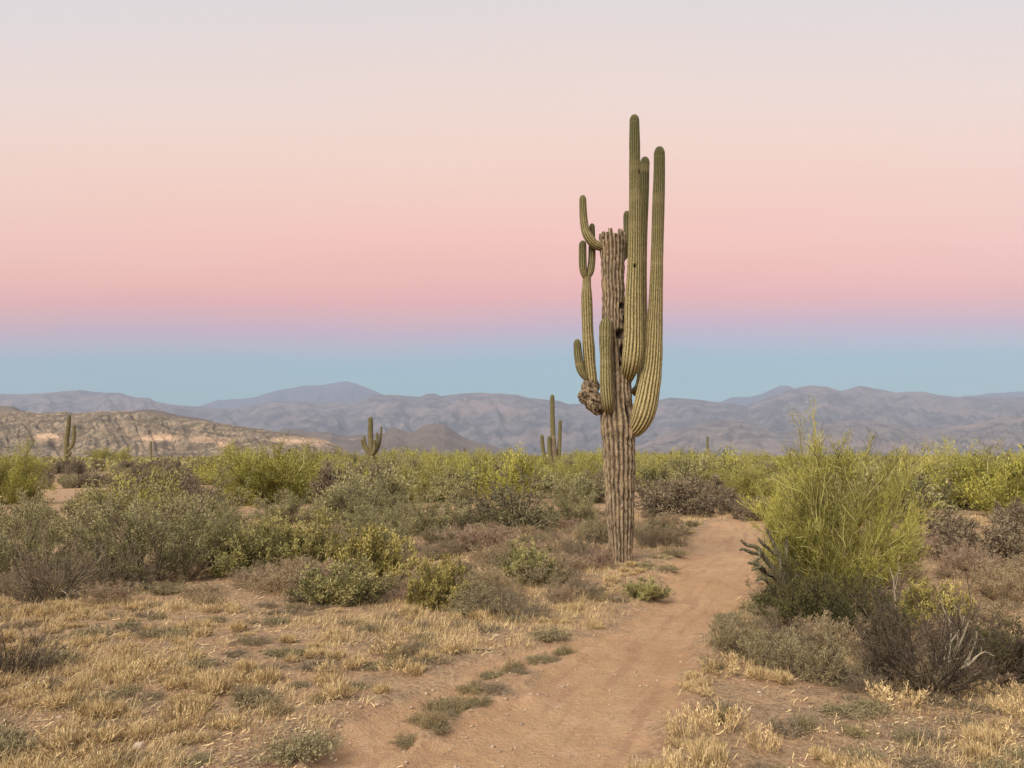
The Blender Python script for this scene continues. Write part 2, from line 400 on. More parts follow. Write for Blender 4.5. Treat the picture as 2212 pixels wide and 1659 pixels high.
# ------------------------------------------------------------------ mountains
def ridge(name, pts, d_crest, d_foot, mat, seed, cols=700, rows=60, amp=0.16, gfreq=0.012, wob=0.06, x0=-1100, x1=3300, pw=1.15, base=0.0, attrf=None, low=8, skew=1.0):
    px = np.linspace(x0, x1, cols)
    P_ = np.array(sorted(pts)); lx, rx = P_[0], P_[-1]
    yc = np.interp(px, P_[:, 0], P_[:, 1])
    out = np.clip(np.maximum(lx[0] - px, px - rx[0]) / 250, 0, 1)
    yc = yc + out * (fbm(px * 0.006, px * 0 + seed, 4, seed) - 0.5) * 46
    yc = yc - (fbm(px * 0.035, px * 0 + 3.3, 3, seed + 3) - 0.5) * 3.0
    yc = np.minimum(yc, 990.0)
    cxs = (px - 1106) / FPX
    dc = d_crest * (1 + wob * (fbm(px * 0.004, px * 0, 3, seed + 8) - 0.5) * 2)
    cy = (829.5 - yc) / FPX
    zc = CAMH + dc * (math.sin(PITCH) + cy * math.cos(PITCH)) / (math.cos(PITCH) - cy * math.sin(PITCH))
    zc = np.maximum(zc, -0.5)
    t = np.concatenate([np.linspace(-0.02, 1, rows), 1 + np.linspace(0.05, 0.7, 9)])
    Tt, Zc = np.meshgrid(t, zc, indexing='ij'); _, Cx = np.meshgrid(t, cxs, indexing='ij'); _, Px = np.meshgrid(t, px, indexing='ij'); _, Dc = np.meshgrid(t, dc, indexing='ij')
    D = d_foot + (Dc - d_foot) * Tt
    tt = np.clip(Tt, 0, 1)
    prof = tt ** pw
    prof = np.where(Tt > 1, 1 - (Tt - 1) * 1.5, prof)
    warp = (fbm(Px * gfreq * 0.5, tt * 2.0, 3, seed + 11) - 0.5) * 3
    g = 1 - np.abs(2 * fbm(Px * gfreq + skew * 0.35 * tt + warp * 0.8, tt * 1.6 + warp * 0.5, 4, seed + 1, 0.55) - 1) * 2.2
    g2 = 1 - np.abs(2 * fbm(Px * gfreq * 3.2 + skew * tt + warp, tt * 3.0, 4, seed + 2, 0.6) - 1) * 2
    env = np.sin(np.pi * np.clip(Tt, 0, 1)) ** 0.8
    Z = base + (Zc - base) * prof + (Zc - base) * env * (amp * (g - 0.45) + amp * 0.45 * (g2 - 0.45))
    # never above the crest line as seen from afar
    lim = CAMH + (Zc - CAMH) / Dc * D * (0.985)
    Z = np.where(Tt < 0.999, np.minimum(Z, np.maximum(lim, -0.3)), Z)
    Z = np.where(Tt < 0, -0.8, Z); Z = np.maximum(Z, -0.8)
    X = Cx * D
    V_ = np.stack([X, D, Z], -1).reshape(-1, 3)
    R, Cc = len(t), cols
    a, b = np.meshgrid(np.arange(R - 1), np.arange(Cc - 1), indexing='ij')
    Q_ = np.stack([a * Cc + b, a * Cc + b + 1, (a + 1) * Cc + b + 1, (a + 1) * Cc + b], -1).reshape(-1, 4)
    at = None
    if attrf is not None:
        py = 829.5 + 0 * Z
        el = np.arctan2(Z - CAMH, D) - PITCH
        py = 829.5 - np.tan(el) * FPX
        at = {'exposed': attrf(Px, py).ravel()}
    return tag(link(name, mesh_np(name, V_, Q_, None, mat, at, smooth=True)), kind='structure')

far_left = [(300, 905), (423, 879), (469, 864), (542, 859), (569, 851), (610, 841), (653, 833), (694, 831), (725, 826), (746, 823.5), (768, 828), (823, 851.5), (900, 880), (1000, 900)]
far_right = [(1480, 890), (1557, 868), (1584, 858), (1618, 858), (1645, 852), (1668, 842), (1687, 832.7), (1706, 833.5), (1740, 850), (1900, 880), (2040, 872), (2086, 855), (2212, 845), (2400, 838)]
main = [(0, 850), (49, 852), (100, 848), (135, 844), (167, 843), (198, 846.5), (257, 849), (288, 858.7), (319, 860), (333, 867), (361, 872.6), (417, 878), (486, 883), (531, 878), (590, 866),
        (660, 867), (768, 869), (802, 853), (844, 852.7), (907, 857), (921, 851), (933.5, 850), (942, 852), (951, 856.5), (990, 850.6), (1041, 848.5), (1115, 852.7), (1142, 859.5), (1207, 866), (1231, 873), (1279, 871.5),
        (1360, 872), (1400, 868), (1428.5, 864), (1447.5, 859), (1485.5, 862), (1523.5, 864.7), (1550, 868.5), (1584, 871.5), (1615, 876), (1637.5, 867.7), (1675.5, 852.5), (1706, 841), (1755, 832.7), (1786, 835.4),
        (1820, 845), (1840, 839), (1858, 832.7), (1881, 837), (1934, 847), (1995, 845.7), (2033, 853), (2067, 857), (2212, 858)]
front_r = [(1330, 985), (1400, 950), (1470, 925), (1560, 905), (1610, 911), (1680, 935), (1730, 925), (1790, 912), (1850, 906), (1930, 915), (2010, 925), (2090, 918), (2150, 905), (2212, 898), (2330, 890)]
butte = [(560, 960), (604, 931), (618, 925.7), (645, 928), (673, 934), (690, 932), (718, 934), (735, 942), (780, 939), (832, 935), (841, 925), (856, 924), (880, 932.5), (898, 931), (910, 922), (921.6, 917), (930, 915.2), (939.5, 914.6), (960, 916.7),
         (975, 926.5), (990, 938), (1011, 949), (1070, 965), (1100, 974), (1160, 981), (1303, 986), (1500, 987)]
hills_l = [(-200, 880), (0, 877), (25, 877.5), (40, 884), (60, 893), (240, 893), (295, 886), (323, 884), (345, 887), (382, 896), (430, 903), (455, 908), (500, 925), (560, 945), (640, 975)]
bad = [(-500, 880), (0, 889), (52, 888), (80, 892.7), (139, 889), (167, 892.7), (190, 889), (215, 888), (278, 888), (347, 896), (417, 906.6), (486, 915), (556, 926), (608, 934), (640, 937), (673, 943), (700, 949), (722, 957), (736, 965), (760, 978), (800, 989)]
ridge('far_mountains', far_left, 9300, 7200, M['farrange'], 3, 500, 40, 0.10, 0.01, 0.03, -200, 1300)
ridge('far_mountains', far_right, 9300, 7200, M['farrange'], 13, 500, 40, 0.10, 0.01, 0.03, 1350, 3300)
ridge('mountain_range', main, 6200, 3600, M['range'], 5, 900, 70, 0.14, 0.012, 0.06, low=8)
M['foothill'] = mat_mountain('brown_foothills', (0.085, 0.072, 0.066), (0.18, 0.145, 0.125), (0.24, 0.175, 0.14), 0.009)
ridge('foothills', front_r, 4300, 3000, M['foothill'], 7, 700, 54, 0.17, 0.014, 0.05, 1300, 3300)
ridge('butte', butte, 2700, 2150, M['butte'], 9, 600, 40, 0.06, 0.012, 0.02, 555, 1520, pw=0.9)
ridge('low_hills', hills_l, 1500, 1150, M['butte'], 19, 300, 24, 0.08, 0.012, 0.02, -700, 650)
def blobs(x, y):
    s = np.zeros_like(x)
    for cx_, cy_, wx, wy, a in ((105, 944, 42, 9, 1.0), (345, 945, 60, 9, 0.95), (440, 950, 40, 8, 1.0), (482, 958, 16, 16, 1.0), (400, 966, 90, 6, 0.3),
                                (665, 954, 60, 10, 1.1), (610, 950, 40, 10, 0.7), (80, 898, 12, 5, 0.6), (150, 915, 20, 8, 0.45), (250, 925, 50, 9, 0.45), (540, 945, 40, 9, 0.4)):
        s = np.maximum(s, a * np.exp(-((x - cx_) / wx) ** 2 - ((y - cy_) / wy) ** 2))
    return s
ridge('badland_hills', bad, 900, 700, M['badland'], 23, 800, 74, 0.19, 0.018, 0.04, -800, 802, pw=0.9, skew=5.0, attrf=blobs)

# the air: pale haze over the whole valley
hz_lo, hz_hi, hz_r = -2.5, 1100.0, 10500.0
hv = [(sx * hz_r, sy * hz_r, z) for z in (hz_lo, hz_hi) for sx, sy in ((-1, -1), (1, -1), (1, 1), (-1, 1))]
hq = [(3, 2, 1, 0), (4, 5, 6, 7), (0, 1, 5, 4), (1, 2, 6, 5), (2, 3, 7, 6), (3, 0, 4, 7)]
hm = bpy.data.materials.new('haze_air'); hm.use_nodes = True
hn = hm.node_tree.nodes; hn.clear()
ho = hn.new('ShaderNodeOutputMaterial'); pv = hn.new('ShaderNodeVolumePrincipled')
pv.inputs['Color'].default_value = (0.68, 0.775, 1.0, 1); pv.inputs['Density'].default_value = 1.05e-4
hm.node_tree.links.new(pv.outputs[0], ho.inputs['Volume'])
tag(link('haze', mesh_np('haze', hv, hq, None, hm)), kind='stuff')

# ------------------------------------------------------------------ cacti
def resample(pts, step):
    """pts: (x,y,z,r) rows -> dense Catmull-Rom samples"""
    p = np.array(pts, float)
    p = np.vstack([2 * p[0] - p[1], p, 2 * p[-1] - p[-2]])
    out = []
    for i in range(1, len(p) - 2):
        n = max(2, int(np.linalg.norm(p[i + 1, :3] - p[i, :3]) / step))
        t = np.linspace(0, 1, n, endpoint=False)[:, None]
        a, b, c, d = p[i - 1], p[i], p[i + 1], p[i + 2]
        out.append(0.5 * ((2 * b) + (-a + c) * t + (2 * a - 5 * b + 4 * c - d) * t ** 2 + (-a + 3 * b - 3 * c + d) * t ** 3))
    out.append(p[-2][None]); return np.vstack(out)
def ribbed(name, pts, nribs, per=8, step=0.015, depth=0.13, mat='saguaro', cap0=True, cap1=True, seed=0, holes=(), wav=0.035, a0=0.0, a1=1.0, crown=0.0, rough=0.0, flute=0.0, parent=None):
    """pts run from base to tip. holes: (s along, angle, ds metres, da radians, depth)"""
    s = resample(pts, step); n = len(s)
    C, R = s[:, :3], np.maximum(s[:, 3], 1e-4)
    tan = np.gradient(C, axis=0); tan /= np.linalg.norm(tan, axis=1)[:, None]
    L = np.concatenate([[0], np.cumsum(np.linalg.norm(np.diff(C, axis=0), axis=1))]); tot = L[-1]
    rm = R.copy()
    if cap1: k = np.clip((tot - L) / (R * 1.5), 0, 1); rm *= np.sqrt(np.maximum(1 - (1 - k) ** 2, 0.0004))
    if cap0: k = np.clip(L / (R * 1.1), 0, 1); rm *= np.sqrt(np.maximum(1 - (1 - k) ** 2, 0.0004))
    ref = np.array([0, -1.0, 0]); u = []
    for i in range(n):
        ref = ref - tan[i] * ref.dot(tan[i]); ref /= np.linalg.norm(ref); u.append(ref)
    u = np.array(u); v = np.cross(tan, u)
    nv = nribs * per
    th = np.linspace(0, 2 * math.pi, nv, endpoint=False)
    TH, LL = np.meshgrid(th, L)
    tw = (fbm(LL * 3, TH * 0.8 + 10, 2, seed) - 0.5) * flute
    rib = np.abs(np.cos(nribs * (TH / 2) + tw)) ** 0.75
    amp = depth * (0.7 + 0.6 * fbm(LL * 4, np.cos(TH) * 2 + 5, 2, seed + 4))
    prof = 1 - amp * (1 - rib)
    prof *= 1 + wav * 2 * (fbm(LL * 5, LL * 0 + seed, 3, seed + 2) - 0.5)
    if rough: prof *= 1 + rough * 2 * (fbm(LL * 14, np.cos(TH) * 4 + np.sin(TH) * 3 + 9, 4, seed + 6) - 0.5)
    hol = np.zeros_like(TH)
    for (hs, ha, ds, da, hd) in holes:
        dd = np.exp(-(((LL - hs) / ds) ** 4 + ((np.angle(np.exp(1j * (TH - ha)))) / da) ** 4))
        rim = np.exp(-((((LL - hs) / ds) ** 2 + ((np.angle(np.exp(1j * (TH - ha)))) / da) ** 2) - 1.8) ** 2 / 0.5)
        prof *= 1 - hd * dd + 0.05 * rim; hol = np.maximum(hol, dd)
    RR = rm[:, None] * prof
    if crown:
        ribid = np.floor(TH / (2 * math.pi) * nribs + 0.5) % nribs
        hgt = hash2(ribid, ribid * 0, seed + 30)
        zoff = crown * (hgt - 0.6)
        w = np.clip((LL - (tot - 0.30)) / 0.30, 0, 1)
        shift = (zoff * w)[:, :, None] * tan[:, None, :]
        RR = RR * (1 + 0.10 * w * (hash2(ribid, ribid * 0 + 3, seed + 31) - 0.4))
    V_ = C[:, None] + RR[:, :, None] * (np.cos(TH)[:, :, None] * u[:, None] + np.sin(TH)[:, :, None] * v[:, None])
    if crown: V_ = V_ + shift
    V_ = V_.reshape(-1, 3)
    a, b = np.meshgrid(np.arange(n - 1), np.arange(nv), indexing='ij')
    Q_ = np.stack([a * nv + b, a * nv + (b + 1) % nv, (a + 1) * nv + (b + 1) % nv, (a + 1) * nv + b], -1).reshape(-1, 4)
    e = len(V_)
    sink = 0.12 if crown else 0.0
    V_ = np.vstack([V_, C[0][None], (C[-1] - tan[-1] * sink)[None]])
    jj_ = np.arange(nv)
    T_ = np.vstack([np.stack([np.full(nv, e), (jj_ + 1) % nv, jj_], -1), np.stack([np.full(nv, e + 1), (n - 1) * nv + jj_, (n - 1) * nv + (jj_ + 1) % nv], -1)])
    al = a0 + (a1 - a0) * (LL / tot)
    z1 = np.array([0.0, 0.0])
    me = mesh_np(name, V_, Q_, T_, M[mat], {'ridge': np.concatenate([rib.ravel(), z1]), 'along': np.concatenate([al.ravel(), [a0, a1]]),
                                           'hole': np.concatenate([hol.ravel(), z1])}, smooth=True)
    return link(name, me, parent)

SD = 11.2              # depth of the tall saguaro
sx_, sy_ = G(1342, 1214)
SD = sy_
def pxl(rows, d0=None, base=None):
    """rows of (x, y, r_px, dy) in picture pixels -> world rows relative to base"""
    d0 = SD if d0 is None else d0
    out = []
    for x, y, r, dy in rows:
        p = P(x, y, d0 + dy); out.append([p[0], p[1], p[2], r * PX(d0 + dy)])
    out = np.array(out)
    if base is not None: out[:, :3] -= np.array(base)
    return out
sag_base = np.array([sx_, SD, float(gz(sx_, SD))])
sag = bpy.data.objects.new('saguaro_cactus', None); COL.objects.link(sag); sag.location = sag_base
tag(sag, 'giant many-armed saguaro with a brown corky trunk, standing alone beside the dirt trail', 'cactus')
def arm(rows, nribs, lab=None, name='arm', **k):
    o = ribbed(name, pxl(rows, base=sag_base), nribs, parent=sag, **k)
    if lab: o['label'] = lab
    return o
arm([(1341, 1232, 27, 0), (1341, 1212, 26, 0), (1341, 1190, 25, 0), (1341, 1160, 27, 0), (1340, 1113, 30, 0), (1338, 1044, 32, 0), (1337, 975, 35, 0), (1336, 923, 37.5, 0), (1332, 877, 35.5, 0), (1330, 820, 32, 0),
     (1328, 760, 29, 0), (1325.5, 700, 26, 0), (1325, 640, 25.2, 0), (1324, 600, 25.5, 0), (1324, 555, 27.5, 0), (1324, 525, 30.5, 0), (1324, 506, 30.5, 0)], 19, None, 'trunk', per=9, depth=0.15,
    mat='trunk', cap0=False, cap1=False, seed=3, step=0.019, wav=0.035, rough=0.085, flute=1.8, crown=0.10,
    holes=[(4.14, 0.75, 0.05, 0.34, 0.25), (3.67, 0.45, 0.075, 0.42, 0.45), (3.40, 0.5, 0.10, 0.25, 0.22), (2.42, 0.55, 0.15, 0.17, 0.22), (3.92, 1.0, 0.05, 0.25, 0.2), (3.2, 0.35, 0.05, 0.2, 0.2)])
arm([(1352, 822, 13, 0.10), (1357, 808, 16, -0.12), (1362, 790, 19.5, -0.27), (1365.5, 768, 21.5, -0.33), (1368, 726, 20, -0.34), (1368.5, 645, 18.6, -0.34), (1371, 560, 15.5, -0.33), (1372, 474, 14, -0.33), (1371.5, 400, 13.3, -0.32),
     (1370.7, 300, 12, -0.31), (1370.3, 247, 11, -0.31)], 16, 'tallest arm, rising well above the broken trunk', per=8, depth=0.17, seed=11,
    holes=[(3.52, 0.75, 0.024, 0.28, 0.5), (1.98, -0.15, 0.03, 0.22, 0.4)], flute=0.7)
arm([(1372, 850, 12, 0.1), (1384, 832, 12, 0.36), (1388, 790, 11, 0.42), (1388, 700, 11, 0.42), (1386.5, 600, 11, 0.40), (1388, 500, 11, 0.38), (1391, 420, 11, 0.36), (1393.5, 338, 10.5, 0.36)], 14, None, per=7, depth=0.17, seed=12, flute=0.5)
arm([(1362, 932, 17, 0.02), (1374, 924, 19, -0.12), (1385, 906, 23.5, -0.2), (1394, 877, 25.5, -0.24), (1403, 831, 23.5, -0.24), (1410, 784, 20.6, -0.24), (1413, 726, 18.6, -0.24), (1416.6, 645, 15.5, -0.24), (1419.5, 545, 13.6, -0.23),
     (1422, 450, 14, -0.22), (1424, 380, 13, -0.22), (1424.5, 316, 12, -0.22)], 18, 'long outer arm hanging low and curving up on the right', per=8, depth=0.16, seed=13, flute=1.2)
arm([(1336, 562, 8, 0.2), (1350, 550, 8.5, 0.3), (1355, 520, 9, 0.3), (1354.5, 455, 8.5, 0.3)], 12, 'small green arm behind the top of the trunk', per=6, depth=0.12, seed=14, a0=0.6)
arm([(1312, 534, 9, 0.05), (1297, 533, 9.5, -0.02), (1284, 527, 10.5, -0.06), (1273, 515, 10.6, -0.08), (1265, 498, 9.8, -0.08), (1260.5, 470, 8.6, -0.08), (1258.5, 421, 7.6, -0.08)], 12, 'curved arm reaching up from the left of the trunk top', per=6, depth=0.07, seed=15, a0=0.25, a1=0.8)
col_x = 0.02
H_rows = [(1297, 876, 15, 0.05), (1283, 862, 14, 0.02), (1277, 845, 13, col_x), (1277, 815, 12.4, col_x), (1274, 790, 13, col_x), (1271.5, 750, 13.3, col_x), (1269.5, 715, 12.8, col_x), (1267.3, 645, 12.3, col_x), (1267.3, 618, 10, col_x), (1267.4, 599, 9.3, col_x)]
arm(H_rows, 13, 'slender left arm carrying a pair of small arms', per=7, depth=0.15, seed=16, cap1=False, a0=0.1, a1=0.55, flute=0.6)
arm([(1266, 606, 4, col_x), (1270, 598, 6, col_x), (1275.5, 585, 8.3, col_x + 0.02), (1278.5, 560, 8.2, col_x + 0.05), (1279, 520, 7.4, col_x + 0.06), (1279, 482, 6, col_x + 0.06)], 11, None, per=6, depth=0.12, seed=17, a0=0.6)
arm([(1268, 606, 4, col_x), (1264, 598, 6, col_x - 0.02), (1260.3, 585, 8.3, col_x - 0.03), (1258.8, 560, 8.7, col_x - 0.03), (1258.8, 519, 8.2, col_x - 0.03)], 11, None, per=6, depth=0.12, seed=18, a0=0.6)
arm([(1272, 822, 5, -0.03), (1262, 812, 7.5, -0.04), (1254, 796, 9.3, -0.05), (1249.5, 770, 9.3, -0.05), (1247.5, 748, 8.6, -0.05), (1247, 732, 7.6, -0.05)], 11, 'smallest paddle-like arm at the far left', per=6, depth=0.08, seed=19, a0=0.5, a1=0.9)
arm([(1322, 893, 8, 0.0), (1315, 884, 11, -0.20), (1312, 868, 13, -0.33), (1309, 830, 13.6, -0.37), (1308.5, 775, 12.6, -0.36), (1308.2, 740, 14.2, -0.35), (1309, 700, 14.8, -0.34), (1309.5, 686, 14.5, -0.34)], 13, 'short green arm pressed against the front of the trunk', per=7, depth=0.10, seed=20, a0=0.25, a1=0.75)
# gnarled callus under the slender left arm
def lump(name, c, r, seed, mat, parent, n=40, sq=(1, 1, 1), amp=0.45, f=2.2):
    th, ph = np.meshgrid(np.linspace(0, math.pi, n), np.linspace(0, 2 * math.pi, n * 2, endpoint=False), indexing='ij')
    d = np.stack([np.sin(th) * np.cos(ph), np.sin(th) * np.sin(ph), np.cos(th)], -1)
    q = 1 - np.abs(2 * fbm(d[..., 0] * f + d[..., 2] * 1.1 + 5, d[..., 1] * f + d[..., 2] * f * 0.7 + seed, 4, seed, 0.6) - 1) * 1.6
    rr_ = r * (1 + amp * (q - 0.55))
    V_ = (np.array(c) + d * rr_[..., None] * np.array(sq)).reshape(-1, 3)
    N = n * 2
    a, b = np.meshgrid(np.arange(n - 1), np.arange(N), indexing='ij')
    Q_ = np.stack([a * N + b, (a + 1) * N + b, (a + 1) * N + (b + 1) % N, a * N + (b + 1) % N], -1).reshape(-1, 4)
    at = {'ridge': np.clip(q, 0, 1).ravel(), 'along': np.full(N * n, 0.5), 'hole': np.clip((0.2 - q) * 3, 0, 0.8).ravel(), 'tint': np.clip(q, 0, 1).ravel()}
    return link(name, mesh_np(name, V_, Q_, None, M[mat], at, smooth=True), parent)
cb = P(1275, 853, SD - 0.03) - sag_base
for k_, (x, y, r, q) in enumerate([(1277, 842, 17, (1, 1, 1.25)), (1268, 857, 15, (1.05, 1, 0.9)), (1283, 868, 16, (1, 1, 1.1)), (1290, 880, 12, (1, 1, 1.1)), (1262, 852, 9, (1, 1, 0.8))]):
    lump('callus', P(x, y, SD - 0.02 - 0.02 * k_) - sag_base, r * PX(SD), 40 + k_, 'trunk', sag, 40, q, 0.8, 1.7)
for k_, (x, y, r, y2) in enumerate([(1303, 516, 5, 499), (1309, 512, 5.5, 503), (1320, 512, 6, 501), (1331, 512, 5.5, 503), (1341, 512, 5, 494), (1338, 514, 3.4, 493)]):
    arm([(x, y, r, -0.12 + 0.05 * (k_ % 3)), (x, (y + y2) / 2, r, -0.12 + 0.05 * (k_ % 3)), (x + (-1) ** k_, y2, r * 0.9, -0.12 + 0.05 * (k_ % 3))], 6, None, 'stub', per=4, mat='trunk', depth=0.2, seed=60 + k_, rough=0.1)

def small_saguaro(name, label, base_px, d, limbs, group):
    b = P(base_px[0], base_px[1], d); bz = float(gz(b[0], d)); b = np.array([b[0], d, bz])
    root = bpy.data.objects.new(name, None); COL.objects.link(root); root.location = b
    tag(root, label, 'cactus', group)
    for i, (kind, rows) in enumerate(limbs):
        pts = pxl([r if len(r) == 4 else r + (0,) for r in rows], d, b)
        if i == 0: pts[0, 2] = -0.05
        ribbed(kind if kind != 'brown' else 'trunk', pts, 12, per=4, step=0.03, depth=0.15, mat='trunk' if kind == 'brown' else 'saguaro', parent=root, seed=70 + i, cap0=(i > 0), a0=0.25, a1=0.8, rough=0.02)
    return root
GS = 'smaller saguaros in the scrub beyond'
small_saguaro('saguaro_cactus', 'distant saguaro with a brown stalk and a cluster of upswept arms before the butte', (807, 1030), 60,
    [('trunk', [(808, 1030, 4.5), (807, 1000, 4.5), (803, 975, 6), (800.5, 945, 5.8), (800.4, 900, 5.4)]),
     ('arm', [(803, 985, 3, .1), (813, 975, 3.2, .1), (821, 955, 3, .1), (824, 921, 2.5, .1)]), ('arm', [(804, 984, 3, -.1), (810, 975, 3.2, -.2), (814, 955, 3.2, -.2), (815, 934, 2.8, -.2)]),
     ('arm', [(802, 986, 3, 0), (790, 973, 3.2, 0), (783.5, 960, 3, 0), (781.7, 948, 2.6, 0)]), ('arm', [(802, 984, 3, -.1), (793, 970, 3.4, -.2), (788, 955, 3.2, -.2), (786.5, 942, 2.8, -.2)]),
     ('arm', [(803, 984, 3, -.2), (808, 973, 3.4, -.35), (809, 962, 3.2, -.35), (809, 950, 2.8, -.35)])], GS)
small_saguaro('saguaro_cactus', 'pale saguaro with a very tall central stem, just left of the giant saguaro trunk', (1197, 1042), 50,
    [('trunk', [(1197, 1042, 6), (1197, 1000, 6), (1195.5, 960, 5.6), (1193.4, 910, 5.2), (1193, 852, 4.6)]),
     ('brown', [(1199, 1012, 5, -.15), (1198, 985, 6, -.2), (1196.5, 960, 5.4, -.2), (1196, 941, 5, -.2)]),
     ('arm', [(1199, 1012, 4, -.05), (1206, 992, 4.6, 0), (1208.5, 960, 4.4, 0), (1210.3, 907, 3.8, 0)]),
     ('arm', [(1196, 1014, 4, -.1), (1182, 997, 4.4, -.1), (1174, 978, 4.4, -.1), (1170.3, 938, 3.8, -.1)]),
     ('arm', [(1196, 1012, 4, -.2), (1189, 992, 4.6, -.3), (1186.8, 970, 4.6, -.3), (1186.6, 941, 4.2, -.3)])], GS)
small_saguaro('saguaro_cactus', 'tall thin saguaro with one raised right arm at the left end of the scrub', (143, 1018), 82,
    [('trunk', [(142, 1018, 4.4), (142.5, 990, 4.6), (144, 950, 4.8), (148, 920, 4.2), (150, 896, 3.4)]),
     ('arm', [(145, 972, 3, 0), (154, 965, 3.6, 0), (159, 950, 4, 0), (160, 918, 3.2, 0)]), ('arm', [(142, 985, 2.5, -.2), (150, 982, 3, -.3), (152, 974, 2.6, -.3)])], GS)
small_saguaro('saguaro_cactus', 'short lone saguaro stem poking above the scrub under the butte slope', (1004, 1005), 110, [('trunk', [(1004, 1005, 2), (1003.6, 985, 2.1), (1003.4, 967, 1.8)]), ('arm', [(1004, 985, 1.4), (1009, 982, 1.5), (1010, 976, 1.3)])], GS)
small_saguaro('saguaro_cactus', 'bare armless saguaro pole standing right of the giant saguaro in front of the foothills', (1530, 1012), 90, [('trunk', [(1530, 1012, 2.4), (1529, 985, 2.4), (1528.3, 942, 2.2)])], GS)
small_saguaro('saguaro_cactus', 'tiny armless saguaro below the badland hills, left of the big green bush', (326, 1006), 120, [('trunk', [(326, 1006, 1.7), (326, 985, 1.8), (326, 953, 1.6)])], GS)

# ------------------------------------------------------------------ shrub grower
def norm(a): return a / np.maximum(np.linalg.norm(a, axis=-1, keepdims=True), 1e-9)
def grow_lines(start, d, length, K, rng, wander, up):
    n = len(start); pts = np.zeros((n, K, 3)); pts[:, 0] = start; dirs = np.zeros((n, K, 3)); dirs[:, 0] = d
    cur = d.copy()
    for k in range(1, K):
        cur = norm(cur + rng.normal(0, wander, (n, 3)) + np.array([0, 0, up]))
        pts[:, k] = pts[:, k - 1] + cur * (length / (K - 1))[:, None]; dirs[:, k] = cur
    return pts, dirs
def tubes(pts, r0, r1, sides, tint):
    """pts (n,K,3) -> verts, quads, tint"""
    n, K, _ = pts.shape
    if n == 0: return np.zeros((0, 3)), np.zeros((0, 4), int), np.zeros(0)
    t = norm(np.gradient(pts, axis=1)); ref = np.where(np.abs(t[..., 2:3]) > 0.9, np.array([1.0, 0, 0]), np.array([0, 0, 1.0]))
    u = norm(np.cross(t, ref)); v = np.cross(t, u)
    rr_ = r0[:, None] * (1 - np.linspace(0, 1, K)[None]) + r1[:, None] * np.linspace(0, 1, K)[None]
    th = np.arange(sides) * 2 * math.pi / sides
    Vt = pts[:, :, None] + rr_[:, :, None, None] * (np.cos(th)[None, None, :, None] * u[:, :, None] + np.sin(th)[None, None, :, None] * v[:, :, None])
    base = (np.arange(n) * K * sides)[:, None, None]
    k, s = np.meshgrid(np.arange(K - 1), np.arange(sides), indexing='ij')
    q = np.stack([k * sides + s, k * sides + (s + 1) % sides, (k + 1) * sides + (s + 1) % sides, (k + 1) * sides + s], -1).reshape(1, -1, 4)
    Qt = (base + q).reshape(-1, 4)
    return Vt.reshape(-1, 3), Qt, np.repeat(tint, K * sides)
def leaves(cen, d, L, W, rng, tint):
    n = len(cen); side = norm(np.cross(d, norm(rng.normal(0, 1, (n, 3)))))
    L = L[:, None]; W = W[:, None]
    V_ = np.stack([cen, cen + d * L * 0.45 + side * W * 0.5, cen + d * L, cen + d * L * 0.45 - side * W * 0.5], 1).reshape(-1, 3)
    return V_, (np.arange(n)[:, None] * 4 + np.arange(4)[None]), np.repeat(tint, 4)
